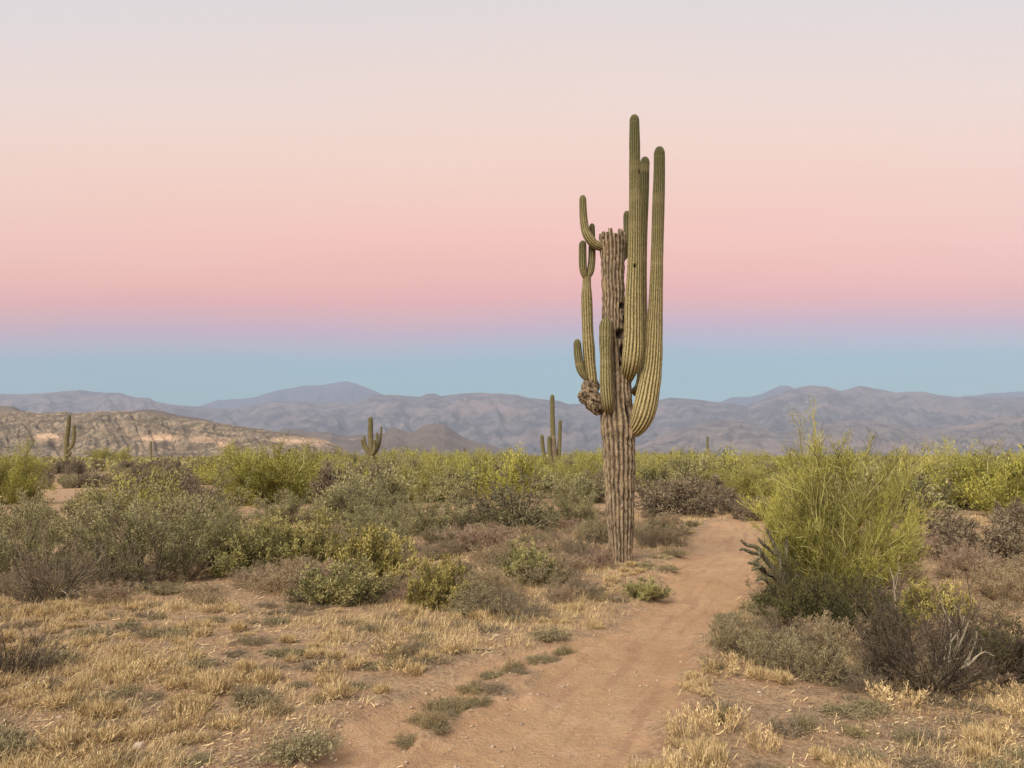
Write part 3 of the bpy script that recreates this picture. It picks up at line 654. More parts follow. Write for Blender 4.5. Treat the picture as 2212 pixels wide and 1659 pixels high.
def shrub_mesh(name, seed, H, Wr, n0, spread, levels, r0, leaf, stem_mat, leaf_mat, K=6, wander=0.16, up=0.08, sides=3, rmin=0.0011, foot=0.06, tw=1.0, bare=0.15, pct=99.3):
    rng = np.random.default_rng(seed)
    azm = rng.uniform(0, 2 * math.pi, n0); tilt = np.radians(spread) * np.sqrt(rng.uniform(0, 1, n0))
    d = np.stack([np.sin(tilt) * np.cos(azm), np.sin(tilt) * np.sin(azm), np.cos(tilt)], -1)
    st = np.stack([np.cos(azm) * foot * rng.uniform(0, 1, n0), np.sin(azm) * foot * rng.uniform(0, 1, n0), np.full(n0, -0.03)], -1) * Wr * 3
    st[:, 2] = -0.03
    ln = 1 / np.sqrt((np.sin(tilt) / Wr) ** 2 + (np.cos(tilt) / H) ** 2) * rng.uniform(0.62, 1.0, n0) * 0.8
    SV, SQ, ST = [], [], []; off = 0
    def add(p, ra, rb, tint):
        nonlocal off
        v, q, t = tubes(p, ra, rb, sides, tint); SV.append(v); SQ.append(q + off); ST.append(t); off += len(v)
    pts, dirs = grow_lines(st, d, ln, K, rng, wander * 0.6, up)
    ra = r0 * rng.uniform(0.6, 1.1, n0); rb = np.maximum(ra * 0.45, rmin)
    add(pts, ra, rb, rng.uniform(0, 1, n0))
    allp = [(pts, dirs, ln)]; parent = (pts, dirs, ln, ra)
    for (nc, t0, t1, ang, lf, kk) in levels:
        pp, pd, pl, pr = parent; n = len(pp); kp = pp.shape[1]
        t = rng.uniform(t0, t1, (n, nc)).ravel(); pi = np.repeat(np.arange(n), nc)
        f = t * (kp - 1); i0 = np.minimum(f.astype(int), kp - 2); fr = (f - i0)[:, None]
        s = pp[pi, i0] * (1 - fr) + pp[pi, i0 + 1] * fr; dd = pd[pi, i0]
        a = np.radians(ang) * rng.uniform(0.5, 1.3, len(t)); perp = norm(np.cross(dd, rng.normal(0, 1, (len(t), 3))))
        nd = norm(dd * np.cos(a)[:, None] + perp * np.sin(a)[:, None])
        nl = pl[pi] * lf * rng.uniform(0.6, 1.25, len(t)) * (1 - 0.35 * t)
        pts, dirs = grow_lines(s, nd, nl, kk, rng, wander, up)
        pts[..., 2] = np.maximum(pts[..., 2], 0.01)
        ra = np.maximum(pr[pi] * 0.55, rmin); rb = np.maximum(ra * 0.5, rmin * 0.8)
        add(pts, ra, rb, rng.uniform(0, 1, len(t)))
        parent = (pts, dirs, nl, ra)
    SV, SQ, ST = np.vstack(SV), np.vstack(SQ), np.concatenate(ST)
    sm = mesh_np(name + '_stems', SV, SQ, None, M[stem_mat], {'tint': ST})
    lm = None
    if leaf:
        nl_, L_, W_, upb, jit = leaf
        pp, pd, pl, pr = parent; n, kp = pp.shape[0], pp.shape[1]
        t = rng.uniform(bare, 1.0, (n, nl_)).ravel(); pi = np.repeat(np.arange(n), nl_)
        f = t * (kp - 1); i0 = np.minimum(f.astype(int), kp - 2); fr = (f - i0)[:, None]
        c = pp[pi, i0] * (1 - fr) + pp[pi, i0 + 1] * fr + rng.normal(0, jit, (len(t), 3))
        c[:, 2] = np.maximum(c[:, 2], 0.01)
        dd = norm(pd[pi, i0] * 0.6 + rng.normal(0, 0.6 * tw, (len(t), 3)) + np.array([0, 0, upb]))
        cl = vnoise(c[:, 0] * 5 / H + 9, c[:, 2] * 5 / H + c[:, 1] * 4 / H, seed)
        tint = np.clip(rng.uniform(0, 1, len(t)) * 0.65 + (cl - 0.35) * 1.1, 0, 1)  # tint clumps paint shaded gaps between the twigs into the leaf colour
        LV, LQ, LT = leaves(c, dd, L_ * rng.uniform(0.6, 1.3, len(t)), W_ * rng.uniform(0.7, 1.2, len(t)), rng, tint)
        lm = mesh_np(name + '_leaves', LV, LQ, None, M[leaf_mat], {'tint': LT})
        ref = LV
    else: ref = SV
    hh = np.percentile(ref[:, 2], pct); ww = np.percentile(np.hypot(ref[:, 0], ref[:, 1]), 96)
    return dict(stems=sm, leaves=lm, h=hh, w=ww)

PROTO = {}
def proto(key, *a, **k):
    PROTO.setdefault(key, []).append(shrub_mesh(key, *a, **k))
# near kinds
proto('palo_near', 1, 2.0, 1.30, 40, 52, [(9, .12, 1, 30, .46, 6), (8, .15, 1, 28, .50, 5)], 0.015, (12, 0.045, 0.0050, 0.45, 0.024), 'broom_stem', 'broom', wander=0.20, up=0.09, tw=0.7, rmin=0.0026, pct=99.5)
for s in (21, 22):
    proto('palo_round', s, 2.0, 1.6, 60, 82, [(8, .10, .95, 28, .45, 4), (6, .2, 1, 24, .55, 3)], 0.016, (9, 0.065, 0.013, 0.3, 0.05), 'broom_stem', 'broom', wander=0.19, up=0.07, tw=0.9, rmin=0.004)
for s in (2, 3):
    proto('palo_mid', 10 + s, 2.0, 1.4, 26, 62, [(6, .15, .95, 26, .5, 4), (5, .2, 1, 22, .55, 3)], 0.018, (8, 0.10, 0.012, 0.5, 0.03), 'broom_stem', 'broom', wander=0.14, up=0.10, tw=0.5, rmin=0.004)
for s in (4, 5, 6):
    proto('palo_far', 10 + s, 2.0, 1.6, 18, 70, [(6, .2, .95, 30, .5, 4)], 0.02, (48, 0.09, 0.030, 0.2, 0.12), 'broom_stem', 'broom', wander=0.20, up=0.08, tw=1.0, rmin=0.007)
for s in (7, 8):
    proto('creosote', 10 + s, 1.3, 0.9, 44, 78, [(7, .12, .95, 34, .45, 4), (5, .2, 1, 32, .5, 4)], 0.009, (17, 0.024, 0.011, 0.35, 0.018), 'bark', 'creosote', wander=0.16, up=0.05, rmin=0.0022, bare=0.2)
for s in (9, 10, 29):
    proto('creosote_far', 10 + s, 1.5, 1.1, 18, 58, [(5, .25, .95, 32, .5, 4)], 0.014, (40, 0.07, 0.030, 0.3, 0.07), 'bark', 'creosote', wander=0.18, up=0.05, rmin=0.006)
for nm, mt, s in (('leafy', 'leafy', 31), ('leafy', 'leafy', 32), ('leafy_yellow', 'leafy_yellow', 33), ('leafy_blue', 'leafy_blue', 34)):
    proto(nm, s, 0.7, 0.7, 60, 86, [(7, .2, 1, 36, .42, 4), (3, .3, 1, 36, .55, 3)], 0.007, (11, 0.036, 0.016, 0.25, 0.014), 'bark', mt, wander=0.15, up=0.10, rmin=0.0015)
for s in (41, 42):
    proto('bursage', s, 0.5, 0.5, 60, 86, [(7, .2, 1, 34, .42, 4), (3, .3, 1, 34, .5, 3)], 0.004, (9, 0.022, 0.009, 0.35, 0.010), 'deadtwig', 'bursage', wander=0.16, up=0.10, rmin=0.0013)
for s in (43, 44):
    proto('bursage_far', s, 0.6, 0.7, 26, 80, [(5, .3, 1, 34, .45, 3)], 0.007, (22, 0.05, 0.02, 0.3, 0.04), 'deadtwig', 'bursage', wander=0.16, up=0.08, rmin=0.004)
for s in (51, 52):
    proto('dead', s, 0.7, 0.7, 46, 84, [(6, .1, 1, 38, .45, 5), (4, .2, 1, 38, .5, 4), (4, .3, 1, 36, .5, 3)], 0.008, None, 'darktwig', None, wander=0.22, up=0.03, rmin=0.0016)
proto('deadbrown', 53, 0.7, 0.7, 46, 84, [(6, .1, 1, 38, .45, 5), (4, .2, 1, 38, .5, 4), (4, .3, 1, 36, .5, 3)], 0.007, None, 'deadtwig', None, wander=0.22, up=0.03, rmin=0.0016)
proto('deadpink', 54, 0.5, 0.6, 46, 70, [(6, .2, 1, 30, .45, 4), (6, .2, 1, 30, .5, 3)], 0.003, (5, 0.03, 0.006, 0.7, 0.01), 'pinktwig', 'pinktwig', wander=0.16, up=0.08, rmin=0.0015)
for s in (55, 56):
    proto('dead_far', s, 1.0, 1.1, 30, 76, [(7, .2, 1, 36, .5, 4), (6, .2, 1, 36, .5, 3)], 0.012, (7, 0.07, 0.018, 0.2, 0.03), 'darktwig', 'deadtwig', wander=0.22, up=0.03, rmin=0.005)
proto('dark_leafy', 57, 0.8, 0.7, 60, 76, [(7, .15, 1, 34, .42, 4), (4, .3, 1, 32, .55, 3)], 0.008, (10, 0.028, 0.010, 0.4, 0.015), 'darktwig', 'darkleaf', wander=0.16, up=0.08, rmin=0.002)
proto('tuft', 91, 0.10, 0.10, 90, 70, [(3, .1, .8, 20, .5, 3)], 0.0012, (3, 0.03, 0.003, 0.6, 0.004), 'straw', 'straw', wander=0.14, up=0.03, rmin=0.0007, foot=0.12)
proto('tuft', 92, 0.10, 0.13, 70, 80, [(4, .1, .9, 26, .5, 3)], 0.0012, (4, 0.025, 0.003, 0.4, 0.006), 'pinktwig', 'straw', wander=0.2, up=0.02, rmin=0.0007, foot=0.12)
for q__ in (95, 96):
    proto('stalks', q__, 0.14, 0.10, 34, 34, [(3, .4, .95, 22, .35, 3)], 0.0013, (4, 0.016, 0.003, 0.8, 0.003), 'straw', 'straw', wander=0.10, up=0.06, rmin=0.0010, foot=0.14)
proto('mat', 93, 0.10, 0.22, 60, 86, [(6, .1, 1, 40, .5, 3)], 0.0016, (5, 0.018, 0.006, 0.2, 0.010), 'deadtwig', 'bursage', wander=0.25, up=0.03, rmin=0.0009, foot=0.1)
proto('mat', 94, 0.10, 0.22, 70, 86, [(7, .1, 1, 40, .5, 3)], 0.0016, (2, 0.018, 0.005, 0.2, 0.010), 'deadtwig', 'deadtwig', wander=0.25, up=0.03, rmin=0.0009, foot=0.1)
proto('weed', 61, 0.12, 0.25, 50, 88, [(6, .2, 1, 36, .45, 3)], 0.0015, (10, 0.014, 0.006, 0.2, 0.012), 'deadtwig', 'weed', wander=0.2, up=0.05, rmin=0.001)
proto('weed', 62, 0.12, 0.25, 50, 88, [(6, .2, 1, 36, .45, 3)], 0.0015, (9, 0.015, 0.006, 0.2, 0.012), 'deadtwig', 'bursage', wander=0.2, up=0.05, rmin=0.001)
proto('cholla_tangle', 71, 1.2, 0.9, 34, 84, [(5, .2, 1, 54, .42, 4), (4, .3, 1, 54, .5, 3), (3, .4, 1, 50, .5, 3)], 0.016, None, 'cholla', None, wander=0.26, up=0.03, rmin=0.0075, sides=4)
proto('staghorn', 72, 1.0, 0.7, 9, 62, [(3, .35, .95, 46, .5, 4), (2, .5, 1, 48, .55, 4), (2, .6, 1, 44, .5, 3)], 0.024, None, 'cholla', None, wander=0.20, up=0.06, rmin=0.012, sides=6)
proto('snag', 73, 0.6, 0.5, 5, 55, [(3, .3, .9, 40, .5, 5), (2, .4, 1, 40, .5, 4)], 0.014, None, 'palewood', None, wander=0.2, up=0.02, rmin=0.003, sides=5)
proto('snag', 74, 0.6, 0.5, 7, 60, [(3, .3, .9, 40, .5, 5), (3, .4, 1, 40, .5, 4)], 0.010, None, 'palewood', None, wander=0.24, up=0.0, rmin=0.0025, sides=4)

NAMES = {'palo_round': ('palo_verde', 'shrub'), 'palo_near': ('palo_verde', 'shrub'), 'palo_mid': ('palo_verde', 'shrub'), 'palo_far': ('palo_verde', 'shrub'), 'creosote': ('creosote_bush', 'shrub'), 'creosote_far': ('creosote_bush', 'shrub'),
         'leafy': ('leafy_shrub', 'shrub'), 'leafy_yellow': ('leafy_shrub', 'shrub'), 'leafy_blue': ('leafy_shrub', 'shrub'), 'bursage': ('bursage_bush', 'shrub'), 'bursage_far': ('bursage_bush', 'shrub'),
         'dead': ('dry_shrub', 'shrub'), 'deadbrown': ('dry_shrub', 'shrub'), 'deadpink': ('pinkish_bush', 'shrub'), 'dead_far': ('leafless_bush', 'shrub'), 'dark_leafy': ('dark_shrub', 'shrub'), 'weed': ('low_weed', 'plant'), 'tuft': ('grass_tuft', 'grass'), 'stalks': ('straw_clump', 'grass'), 'mat': ('low_brush', 'plant'),
         'cholla_tangle': ('cholla_cactus', 'cactus'), 'staghorn': ('cholla_cactus', 'cactus'), 'snag': ('dead_branch', 'branch')}
def plant(key, var, x, y, hw, h, rz, label, group=None, sink=0.0, tiltx=0.0):
    pr = PROTO[key][var % len(PROTO[key])]; nm, cat = NAMES[key]
    z = float(gz(x, y)) - sink
    sc_ = (hw / pr['w'], hw / pr['w'], h / pr['h'])
    if pr['leaves'] is None:
        o = link(nm, pr['stems'], None, (x, y, z), rz); o.scale = sc_
        o.rotation_euler[0] = tiltx
    else:
        o = bpy.data.objects.new(nm, None); COL.objects.link(o); o.location = (x, y, z); o.rotation_euler = (tiltx, 0, rz); o.scale = sc_
        link('stem', pr['stems'], o); link('foliage', pr['leaves'], o)
    tag(o, label, cat, group); return o
def put(key, xc, yb, yt, wpx, label, var=0, rz=0.0, group=None, **k):
    """a plant by its foot pixel row, top row and width"""
    x, y = G(xc, yb - 0.10 * (yb - yt))      # the foot lies a little behind the front edge of the foliage
    d = y
    h = P(xc, yt, d)[2] - float(gz(x, d))
    return plant(key, var, x, d, wpx / 2 * PX(d), h, rz, label, group, **k)

GN_ = 'shrubs beside the trail'
put('palo_near', 1812, 1345, 938, 370, 'big yellow-green broom-like bush right of the trail, tallest shrub in view', 0, 0.4)
put('palo_round', 2085, 1115, 958, 225, 'green broom-like bush behind the big yellow-green one, at the right side', 0, 1.0)
put('palo_round', 2222, 1075, 972, 120, 'green bush cut off by the right edge, farther back', 1, 2.0)
put('palo_round', 595, 1100, 964, 290, 'wide rounded bright green bush in the left middle distance', 1, 0.7)
put('palo_round', 8, 1108, 948, 150, 'yellow-green bush cut off by the left edge', 0, 3.0)
put('palo_round', 930, 1092, 988, 170, 'tall yellow-green bush behind the grey-green shrubs left of the cholla thicket', 0, 4.0)
put('palo_round', 1252, 1085, 992, 130, 'yellow-green bush directly behind the left side of the giant saguaro trunk', 1, 5.0)
put('palo_round', 1575, 1090, 994, 160, 'yellow-green bush touching the left side of the big broom-like bush', 0, 5.4)
put('palo_mid', 1432, 1062, 990, 100, 'small bright green bush just right of the giant saguaro trunk', 1, 1.4)
put('palo_round', 230, 1012, 968, 110, 'dark green bush with fallen branches lying before it', 1, 2.4)
put('creosote', 330, 1272, 1022, 330, 'large feathery grey-green shrub, biggest on the left side', 0, 0.3)
put('creosote', 475, 1235, 1060, 190, 'grey-green shrub leaning out from the right side of the biggest left shrub', 1, 1.3)
put('creosote', 40, 1270, 1065, 230, 'grey-green shrub filling the left edge of the picture', 1, 2.3)
put('deadbrown', 110, 1305, 1130, 210, 'brown twiggy shrub at lower left below the grey-green ones', 0, 0.3)
put('deadbrown', 250, 1285, 1150, 160, 'dark brown twigs at the foot of the biggest left shrub', 0, 1.9)
put('leafy', 545, 1245, 1128, 170, 'leafy green shrub with dark hollow under it, left of the pale leafy one', 0, 0.3)
put('leafy', 655, 1235, 1108, 180, 'pale leafy shrub with a dark shaded foot, in the left middle', 1, 1.3)
put('leafy_yellow', 800, 1275, 1140, 190, 'yellowish leafy shrub behind the low blue-green one', 0, 0.3)
put('leafy_blue', 735, 1312, 1215, 200, 'low blue-green leafy mound at the front of the left shrubs', 0, 0.9)
put('leafy_yellow', 945, 1322, 1205, 130, 'rounded olive-yellow shrub between the leafy mound and the trail', 0, 2.0)
put('bursage', 1010, 1322, 1255, 110, 'low tan and green tuft at the right of the olive-yellow shrub', 0, 1.0)
put('leafy', 1140, 1268, 1172, 120, 'small pale green shrub standing alone left of the giant saguaro base', 0, 4.0)
put('creosote', 800, 1200, 1085, 190, 'olive-brown small-leaved shrub above the yellowish leafy one', 0, 4.4)
put('creosote', 770, 1150, 1028, 190, 'pale grey shrub in the middle of the left scrub', 1, 5.4)
put('creosote', 905, 1165, 1050, 210, 'dusky grey-green shrub left of the cholla thicket', 0, 2.7)
put('creosote', 620, 1135, 1058, 170, 'dull green shrub below the wide bright green bush', 1, 0.9)
put('cholla_tangle', 1110, 1160, 1012, 215, 'dense tangled cholla thicket with pale twisting stems', 0, 0.3)
put('cholla_tangle', 1020, 1150, 1040, 110, 'smaller tangled cholla joined to the left of the dense thicket', 0, 2.3)
put('creosote', 1235, 1145, 1040, 130, 'dull green shrub between the cholla thicket and the giant saguaro', 1, 3.3)
put('deadbrown', 1230, 1228, 1138, 130, 'grey brown dry shrub against the left side of the giant saguaro base', 0, 0.9)
put('deadpink', 1296, 1236, 1178, 80, 'dry straw-coloured bush at the front left foot of the giant saguaro', 0, 1.2)
put('creosote', 1110, 1150, 1075, 200, 'dark green shrub mixed into the foot of the cholla thicket', 0, 0.6)
put('dead', 1275, 1205, 1150, 80, 'dark little dry shrub tucked in beside the giant saguaro base', 1, 0.9)
put('bursage', 1290, 1175, 1120, 80, 'small grey bush directly behind the left of the giant saguaro base', 1, 0.2)
put('deadbrown', 1395, 1185, 1118, 70, 'small dry bush against the right side of the giant saguaro base', 0, 2.2)
put('dead_far', 1455, 1122, 1038, 180, 'wide purplish brown dry shrub right of the giant saguaro', 0, 0.5)
put('dead_far', 1545, 1118, 1052, 120, 'brown dry shrub at the left of the trail top', 1, 1.5)
put('dead_far', 1630, 1125, 1075, 90, 'brown dry shrub closing the far end of the trail', 0, 2.5)
put('bursage', 1440, 1165, 1125, 100, 'dry pinkish bursage along the left edge of the trail', 0, 2.5)
put('leafy', 1395, 1290, 1252, 95, 'small green and brown clump at the left edge of the trail past the saguaro', 1, 2.5)
put('dark_leafy', 1730, 1382, 1215, 185, 'dark olive shrub growing under the big broom-like bush', 0, 0.5)
put('dark_leafy', 1850, 1400, 1240, 200, 'darker shrub at the foot of the big broom-like bush on its right', 0, 2.5)
put('creosote', 1735, 1290, 1110, 190, 'feathery olive shrub in front of the middle of the big broom-like bush', 1, 2.9)
chx, chy = G(1684, 1335); ch_base = np.array([chx, chy, float(gz(chx, chy))])
ch = bpy.data.objects.new('cholla_cactus', None); COL.objects.link(ch); ch.location = ch_base
tag(ch, 'staghorn cholla with bent dark stems leaning out over the trail', 'cactus')
for q_, rows in enumerate([[(1684, 1345, 5, 0), (1686, 1300, 5, 0), (1697, 1268, 5, -.05), (1662, 1218, 4.6, -.1), (1636, 1184, 4.4, -.15), (1613, 1177, 3.6, -.15), (1598, 1165, 2.6, -.15)],
        [(1690, 1252, 4.6, -.05), (1655, 1238, 4.4, -.2), (1632, 1219, 4.0, -.25), (1614, 1216, 3, -.25)], [(1664, 1220, 4.2, -.1), (1642, 1200, 4, 0), (1620, 1192, 3.8, 0), (1604, 1186, 3.2, 0), (1597, 1190, 2.6, 0)],
        [(1690, 1275, 4.6, 0), (1688, 1235, 4.6, .05), (1682, 1200, 4.2, .1), (1666, 1163, 3.6, .1), (1655, 1140, 2.4, .1)], [(1682, 1202, 4, .1), (1662, 1186, 3.8, .1), (1645, 1172, 3.6, .05), (1637, 1160, 2.6, .05)],
        [(1688, 1262, 4.4, .05), (1694, 1215, 4, .15), (1700, 1180, 3.6, .2), (1693, 1150, 2.6, .2)], [(1682, 1300, 4, -.05), (1662, 1263, 3.8, -.2), (1648, 1250, 3.4, -.25), (1630, 1255, 2.6, -.25)],
        [(1680, 1325, 3.8, -.05), (1660, 1295, 3.6, -.15), (1636, 1286, 3, -.2), (1624, 1298, 2.4, -.2)], [(1672, 1310, 3.2, -.1), (1650, 1315, 3, -.2), (1632, 1330, 2.4, -.25)], [(1700, 1300, 4, 0), (1712, 1262, 3.6, -.05), (1726, 1238, 2.8, -.05)],
        [(1640, 1188, 3.2, -.15), (1640, 1205, 3, -.25), (1628, 1212, 2.2, -.28)], [(1655, 1238, 3.2, -.2), (1646, 1225, 3, -.3), (1622, 1232, 2.4, -.32)]]):
    ribbed('stem', pxl(rows, chy, ch_base), 6, per=3, step=0.012, depth=0.22, mat='cholla', parent=ch, seed=200 + q_, rough=0.22, wav=0.05)
put('leafy_yellow', 2020, 1372, 1255, 150, 'upright yellow-green bush behind the dark tangle of dead twigs', 0, 5.0)
put('snag', 1935, 1372, 1222, 110, 'bleached forked branches standing between two bushes at right', 0, 1.0)
put('dead', 1995, 1510, 1280, 300, 'large dark tangle of dead twigs at the right front', 0, 0.4)
put('snag', 2000, 1500, 1300, 230, 'pale bare stems rising through the dark dead tangle', 1, 2.0)
put('dead', 1925, 1480, 1335, 150, 'dark dead twigs joining the tangle to the shrubs on its left', 1, 0.9)
put('dead', 2075, 1455, 1300, 200, 'dark dead twigs directly behind the big tangle', 0, 5.1)
put('dark_leafy', 2170, 1470, 1345, 190, 'very dark low shrub at the right edge beyond the tangle of dead twigs', 0, 4.1)
put('dead', 2150, 1480, 1330, 170, 'dark dead shrub cut off by the right edge', 1, 3.4)
put('deadbrown', 1905, 1470, 1360, 120, 'brown dry twigs at the left of the dark dead tangle', 0, 3.9)
put('bursage', 1665, 1450, 1362, 140, 'grey-green bursage mound in front of the dark olive shrub', 0, 0.1)
put('bursage', 1585, 1420, 1332, 110, 'purplish grey bursage at the right edge of the trail', 1, 1.1)
put('bursage', 1780, 1480, 1375, 130, 'pale dry bursage in front of the dark shrubs right of the trail', 1, 2.1)
put('dead_far', 2110, 1215, 1112, 250, 'wide dark brown shrub right of the big broom-like bush', 1, 0.1)
put('dead_far', 2060, 1105, 1045, 130, 'dark brown shrub at the foot of the rear green bush', 0, 1.1)
put('dead_far', 2205, 1155, 1080, 120, 'dark brown shrub at the right edge below the distant green bushes', 1, 1.8)
put('leafy', 2110, 1098, 1042, 90, 'small pale green shrub in front of the rear green bush', 0, 2.2)
put('deadpink', 2080, 1250, 1175, 150, 'pinkish dry bush right of the forked branches', 0, 0.3)
put('deadpink', 2170, 1300, 1215, 160, 'pinkish brown dry bush at the right edge, nearer', 0, 1.3)
put('deadpink', 2040, 1210, 1150, 110, 'small pinkish dry bush close to the right flank of the big broom-like bush', 0, 2.3)
put('deadbrown', 2150, 1240, 1180, 140, 'grey-brown dry bush among the pinkish ones at right', 0, 4.3)
put('dead', 22, 1482, 1358, 200, 'dark brown rounded bush at the lower left edge', 0, 1.3)
put('deadpink', 1200, 1250, 1195, 130, 'reddish dry tuft left of the giant saguaro base', 0, 4.3)
put('deadpink', 1040, 1205, 1130, 160, 'pinkish dry growth below the cholla thicket', 0, 5.3)
put('deadpink', 1440, 1175, 1140, 110, 'pinkish dry grass-like bush between the giant saguaro and the trail', 0, 3.3)
put('snag', 205, 1042, 1008, 80, 'bleached fallen branches lying before the dark green bush', 0, 2.0)
put('snag', 240, 1045, 1014, 70, 'second heap of pale fallen branches right of the first', 1, 3.0)
put('snag', 702, 1135, 1100, 60, 'dark crooked dead branch among the pale grey shrubs', 1, 1.0)
put('deadbrown', 1105, 1330, 1278, 190, 'low grey-brown dry twigs near the trail, left of its bend', 0, 1.0)
# small barrel cactus
bx, by = G(488, 1076); bb = np.array([bx, by, float(gz(bx, by))])
bc = ribbed('barrel_cactus', [[0, 0, -0.03, 0.11], [0, 0, 0.12, 0.14], [0.01, 0, 0.28, 0.14], [0.01, 0, 0.42, 0.11]], 14, per=4, step=0.02, depth=0.18, a0=0.0, a1=0.1, seed=5)
bc.location = bb; tag(bc, 'pale rounded barrel cactus at the left foot of the wide bright green bush', 'cactus')

# weeds along the trail
for i, (x, y, w, lb) in enumerate([(1015, 1478, 95, 'grey-green weed patch in the strip between the two trail branches, nearest the middle'), (1065, 1455, 90, 'darker weed mat in the strip between the trail branches'), (1110, 1440, 60, 'bright green weed in the strip between the trail branches'),
        (1165, 1420, 90, 'grey-green weed mat near the upper end of the strip between the branches'), (1225, 1405, 60, 'uppermost small weed of the strip between the branches'), (955, 1520, 100, 'broad grey weed mat low in the strip between the branches'),
        (905, 1545, 80, 'brownish weed patch low in the strip, left side'), (1035, 1518, 70, 'dark weed at the right edge of the strip between the branches'), (935, 1575, 70, 'yellow-green weed near the low end of the strip'), (880, 1600, 60, 'dark weed at the lowest tip of the strip'),
        (1300, 1290, 60, 'small weed beside the trail just past the giant saguaro base'), (1740, 1582, 60, 'dark green weed in the dry grass at the lower right'), (1845, 1590, 90, 'bright green weed in the dry grass right of the dark green one'),
        (1960, 1600, 70, 'grey-green weed at the lower right corner area'), (1560, 1560, 50, 'tiny green weed at the right edge of the trail near the front'), (1880, 1530, 80, 'grey-green weed below the pale dry bursage'),
        (600, 1548, 80, 'dark green weed in the golden grass at lower left'), (540, 1520, 90, 'grey-green weed with dry stalks at lower left'), (690, 1520, 70, 'small green weed in the golden grass near the left trail branch'), (1540, 1450, 60, 'weed clump at the right edge of the trail'), (860, 1425, 80, 'pale weed left of the trail among straw')]):
    x0_, y0_ = G(x, y)
    plant('weed', i, x0_, y0_, w * 0.42 * PX(y0_), 0.045 + 0.025 * (i % 3), i * 1.1, lb, 'low weeds beside the trail')

rng_ = np.random.default_rng(8)
for i in range(15):
    f = rng_.uniform(); X = 880 + 360 * f + rng_.normal(0, 14); Y = 1600 - 195 * f ** 0.8 + rng_.normal(0, 9)
    x0_, y0_ = G(X, Y); s_ = rng_.uniform(0.07, 0.15)
    plant('weed' if i % 4 == 0 else 'mat', i, x0_, y0_, s_, s_ * 0.38, i * 0.9, 'small mat of grey-brown weeds within the strip dividing the two trail branches, ' + ('lower' if f < 0.33 else 'middle' if f < 0.66 else 'upper') + ' part', 'weed mats in the strip between the trail branches')
# low plants on open ground and dry understorey between the shrubs
def understorey():
    rng = np.random.default_rng(31); cnt = {'stalks': 0, 'tuft': 0, 'mat': 0, 'deadpink': 0, 'deadbrown': 0, 'bursage': 0}; got = []
    U = {'stalks': ('upright clump of pale straw stalks standing in the dry grass', 'upright straw clumps'), 'tuft': ('small tuft of dry golden grass standing on the open ground', 'dry grass tufts'), 'mat': ('flat mat of dry grey-brown brush on open ground', 'flat dry brush mats'),
         'deadpink': ('low pinkish dry bush filling gaps between the larger shrubs', 'low pinkish dry bushes'), 'deadbrown': ('low grey-brown dry bush filling gaps between the larger shrubs', 'low brown dry bushes'),
         'bursage': ('low grey-green bush filling gaps between the larger shrubs', 'low grey-green bushes')}
    for _ in range(9000):
        r = 2.9 * (21 / 2.9) ** rng.uniform(); a = rng.uniform(rad(-42), rad(42)); x, y = r * math.sin(a), r * math.cos(a)
        X = 1106 + x / y * FPX; Y = 990 + CAMH / y * FPX
        td = float(trail_d(x, y)); u = rng.uniform(); c = float(fbm(x * 0.9, y * 0.9, 3, 60))
        if td < 0.12: continue
        front = Y > np.interp(X, [0, 640, 1000, 1250, 1300, 1500, 1530, 1800, 2212], [1290, 1300, 1320, 1290, 1240, 1170, 1420, 1490, 1440])
        if front or td < 0.35:
            if c < 0.42 and u < 0.8: continue
            k = 'tuft' if u < 0.52 else ('stalks' if u < 0.68 and r < 7 else 'mat')
            s = rng.uniform(0.05, 0.13) if k == 'tuft' else rng.uniform(0.08, 0.22); h = rng.uniform(0.09, 0.17) if k == 'stalks' else s * rng.uniform(0.7, 1.1) if k == 'tuft' else s * rng.uniform(0.25, 0.45)
        else:
            if 1250 < X < 1420 and Y > 1165: continue
            k = 'deadpink' if u < (0.75 if X > 1900 else 0.45) else ('deadbrown' if u < 0.85 or X > 1900 else 'bursage')
            s = rng.uniform(0.16, 0.42); h = s * rng.uniform(0.55, 0.9)
        lim = {'stalks': 170, 'tuft': 290, 'mat': 160, 'deadpink': 150, 'deadbrown': 70, 'bursage': 70}[k]
        if cnt[k] >= lim: continue
        if any((gx_ - x) ** 2 + (gy_ - y) ** 2 < ((s + gs) * 0.6) ** 2 for gx_, gy_, gs in got): continue
        cnt[k] += 1; got.append((x, y, s))
        side = (' left of the trail' if X < np.interp(Y, [1120, 1218, 1350, 1480, 1659], [1580, 1550, 1440, 1290, 1080]) else ' right of the trail')
        dist_ = ' closest to the camera' if r < 4.6 else (' in mid ground' if r < 8.5 else ' farther back')
        plant(k, int(u * 1000), x, y, s, h, rng.uniform(0, 6.28), U[k][0].split(' standing')[0].split(' on open')[0].split(' filling')[0] + side + dist_, U[k][1])
understorey()

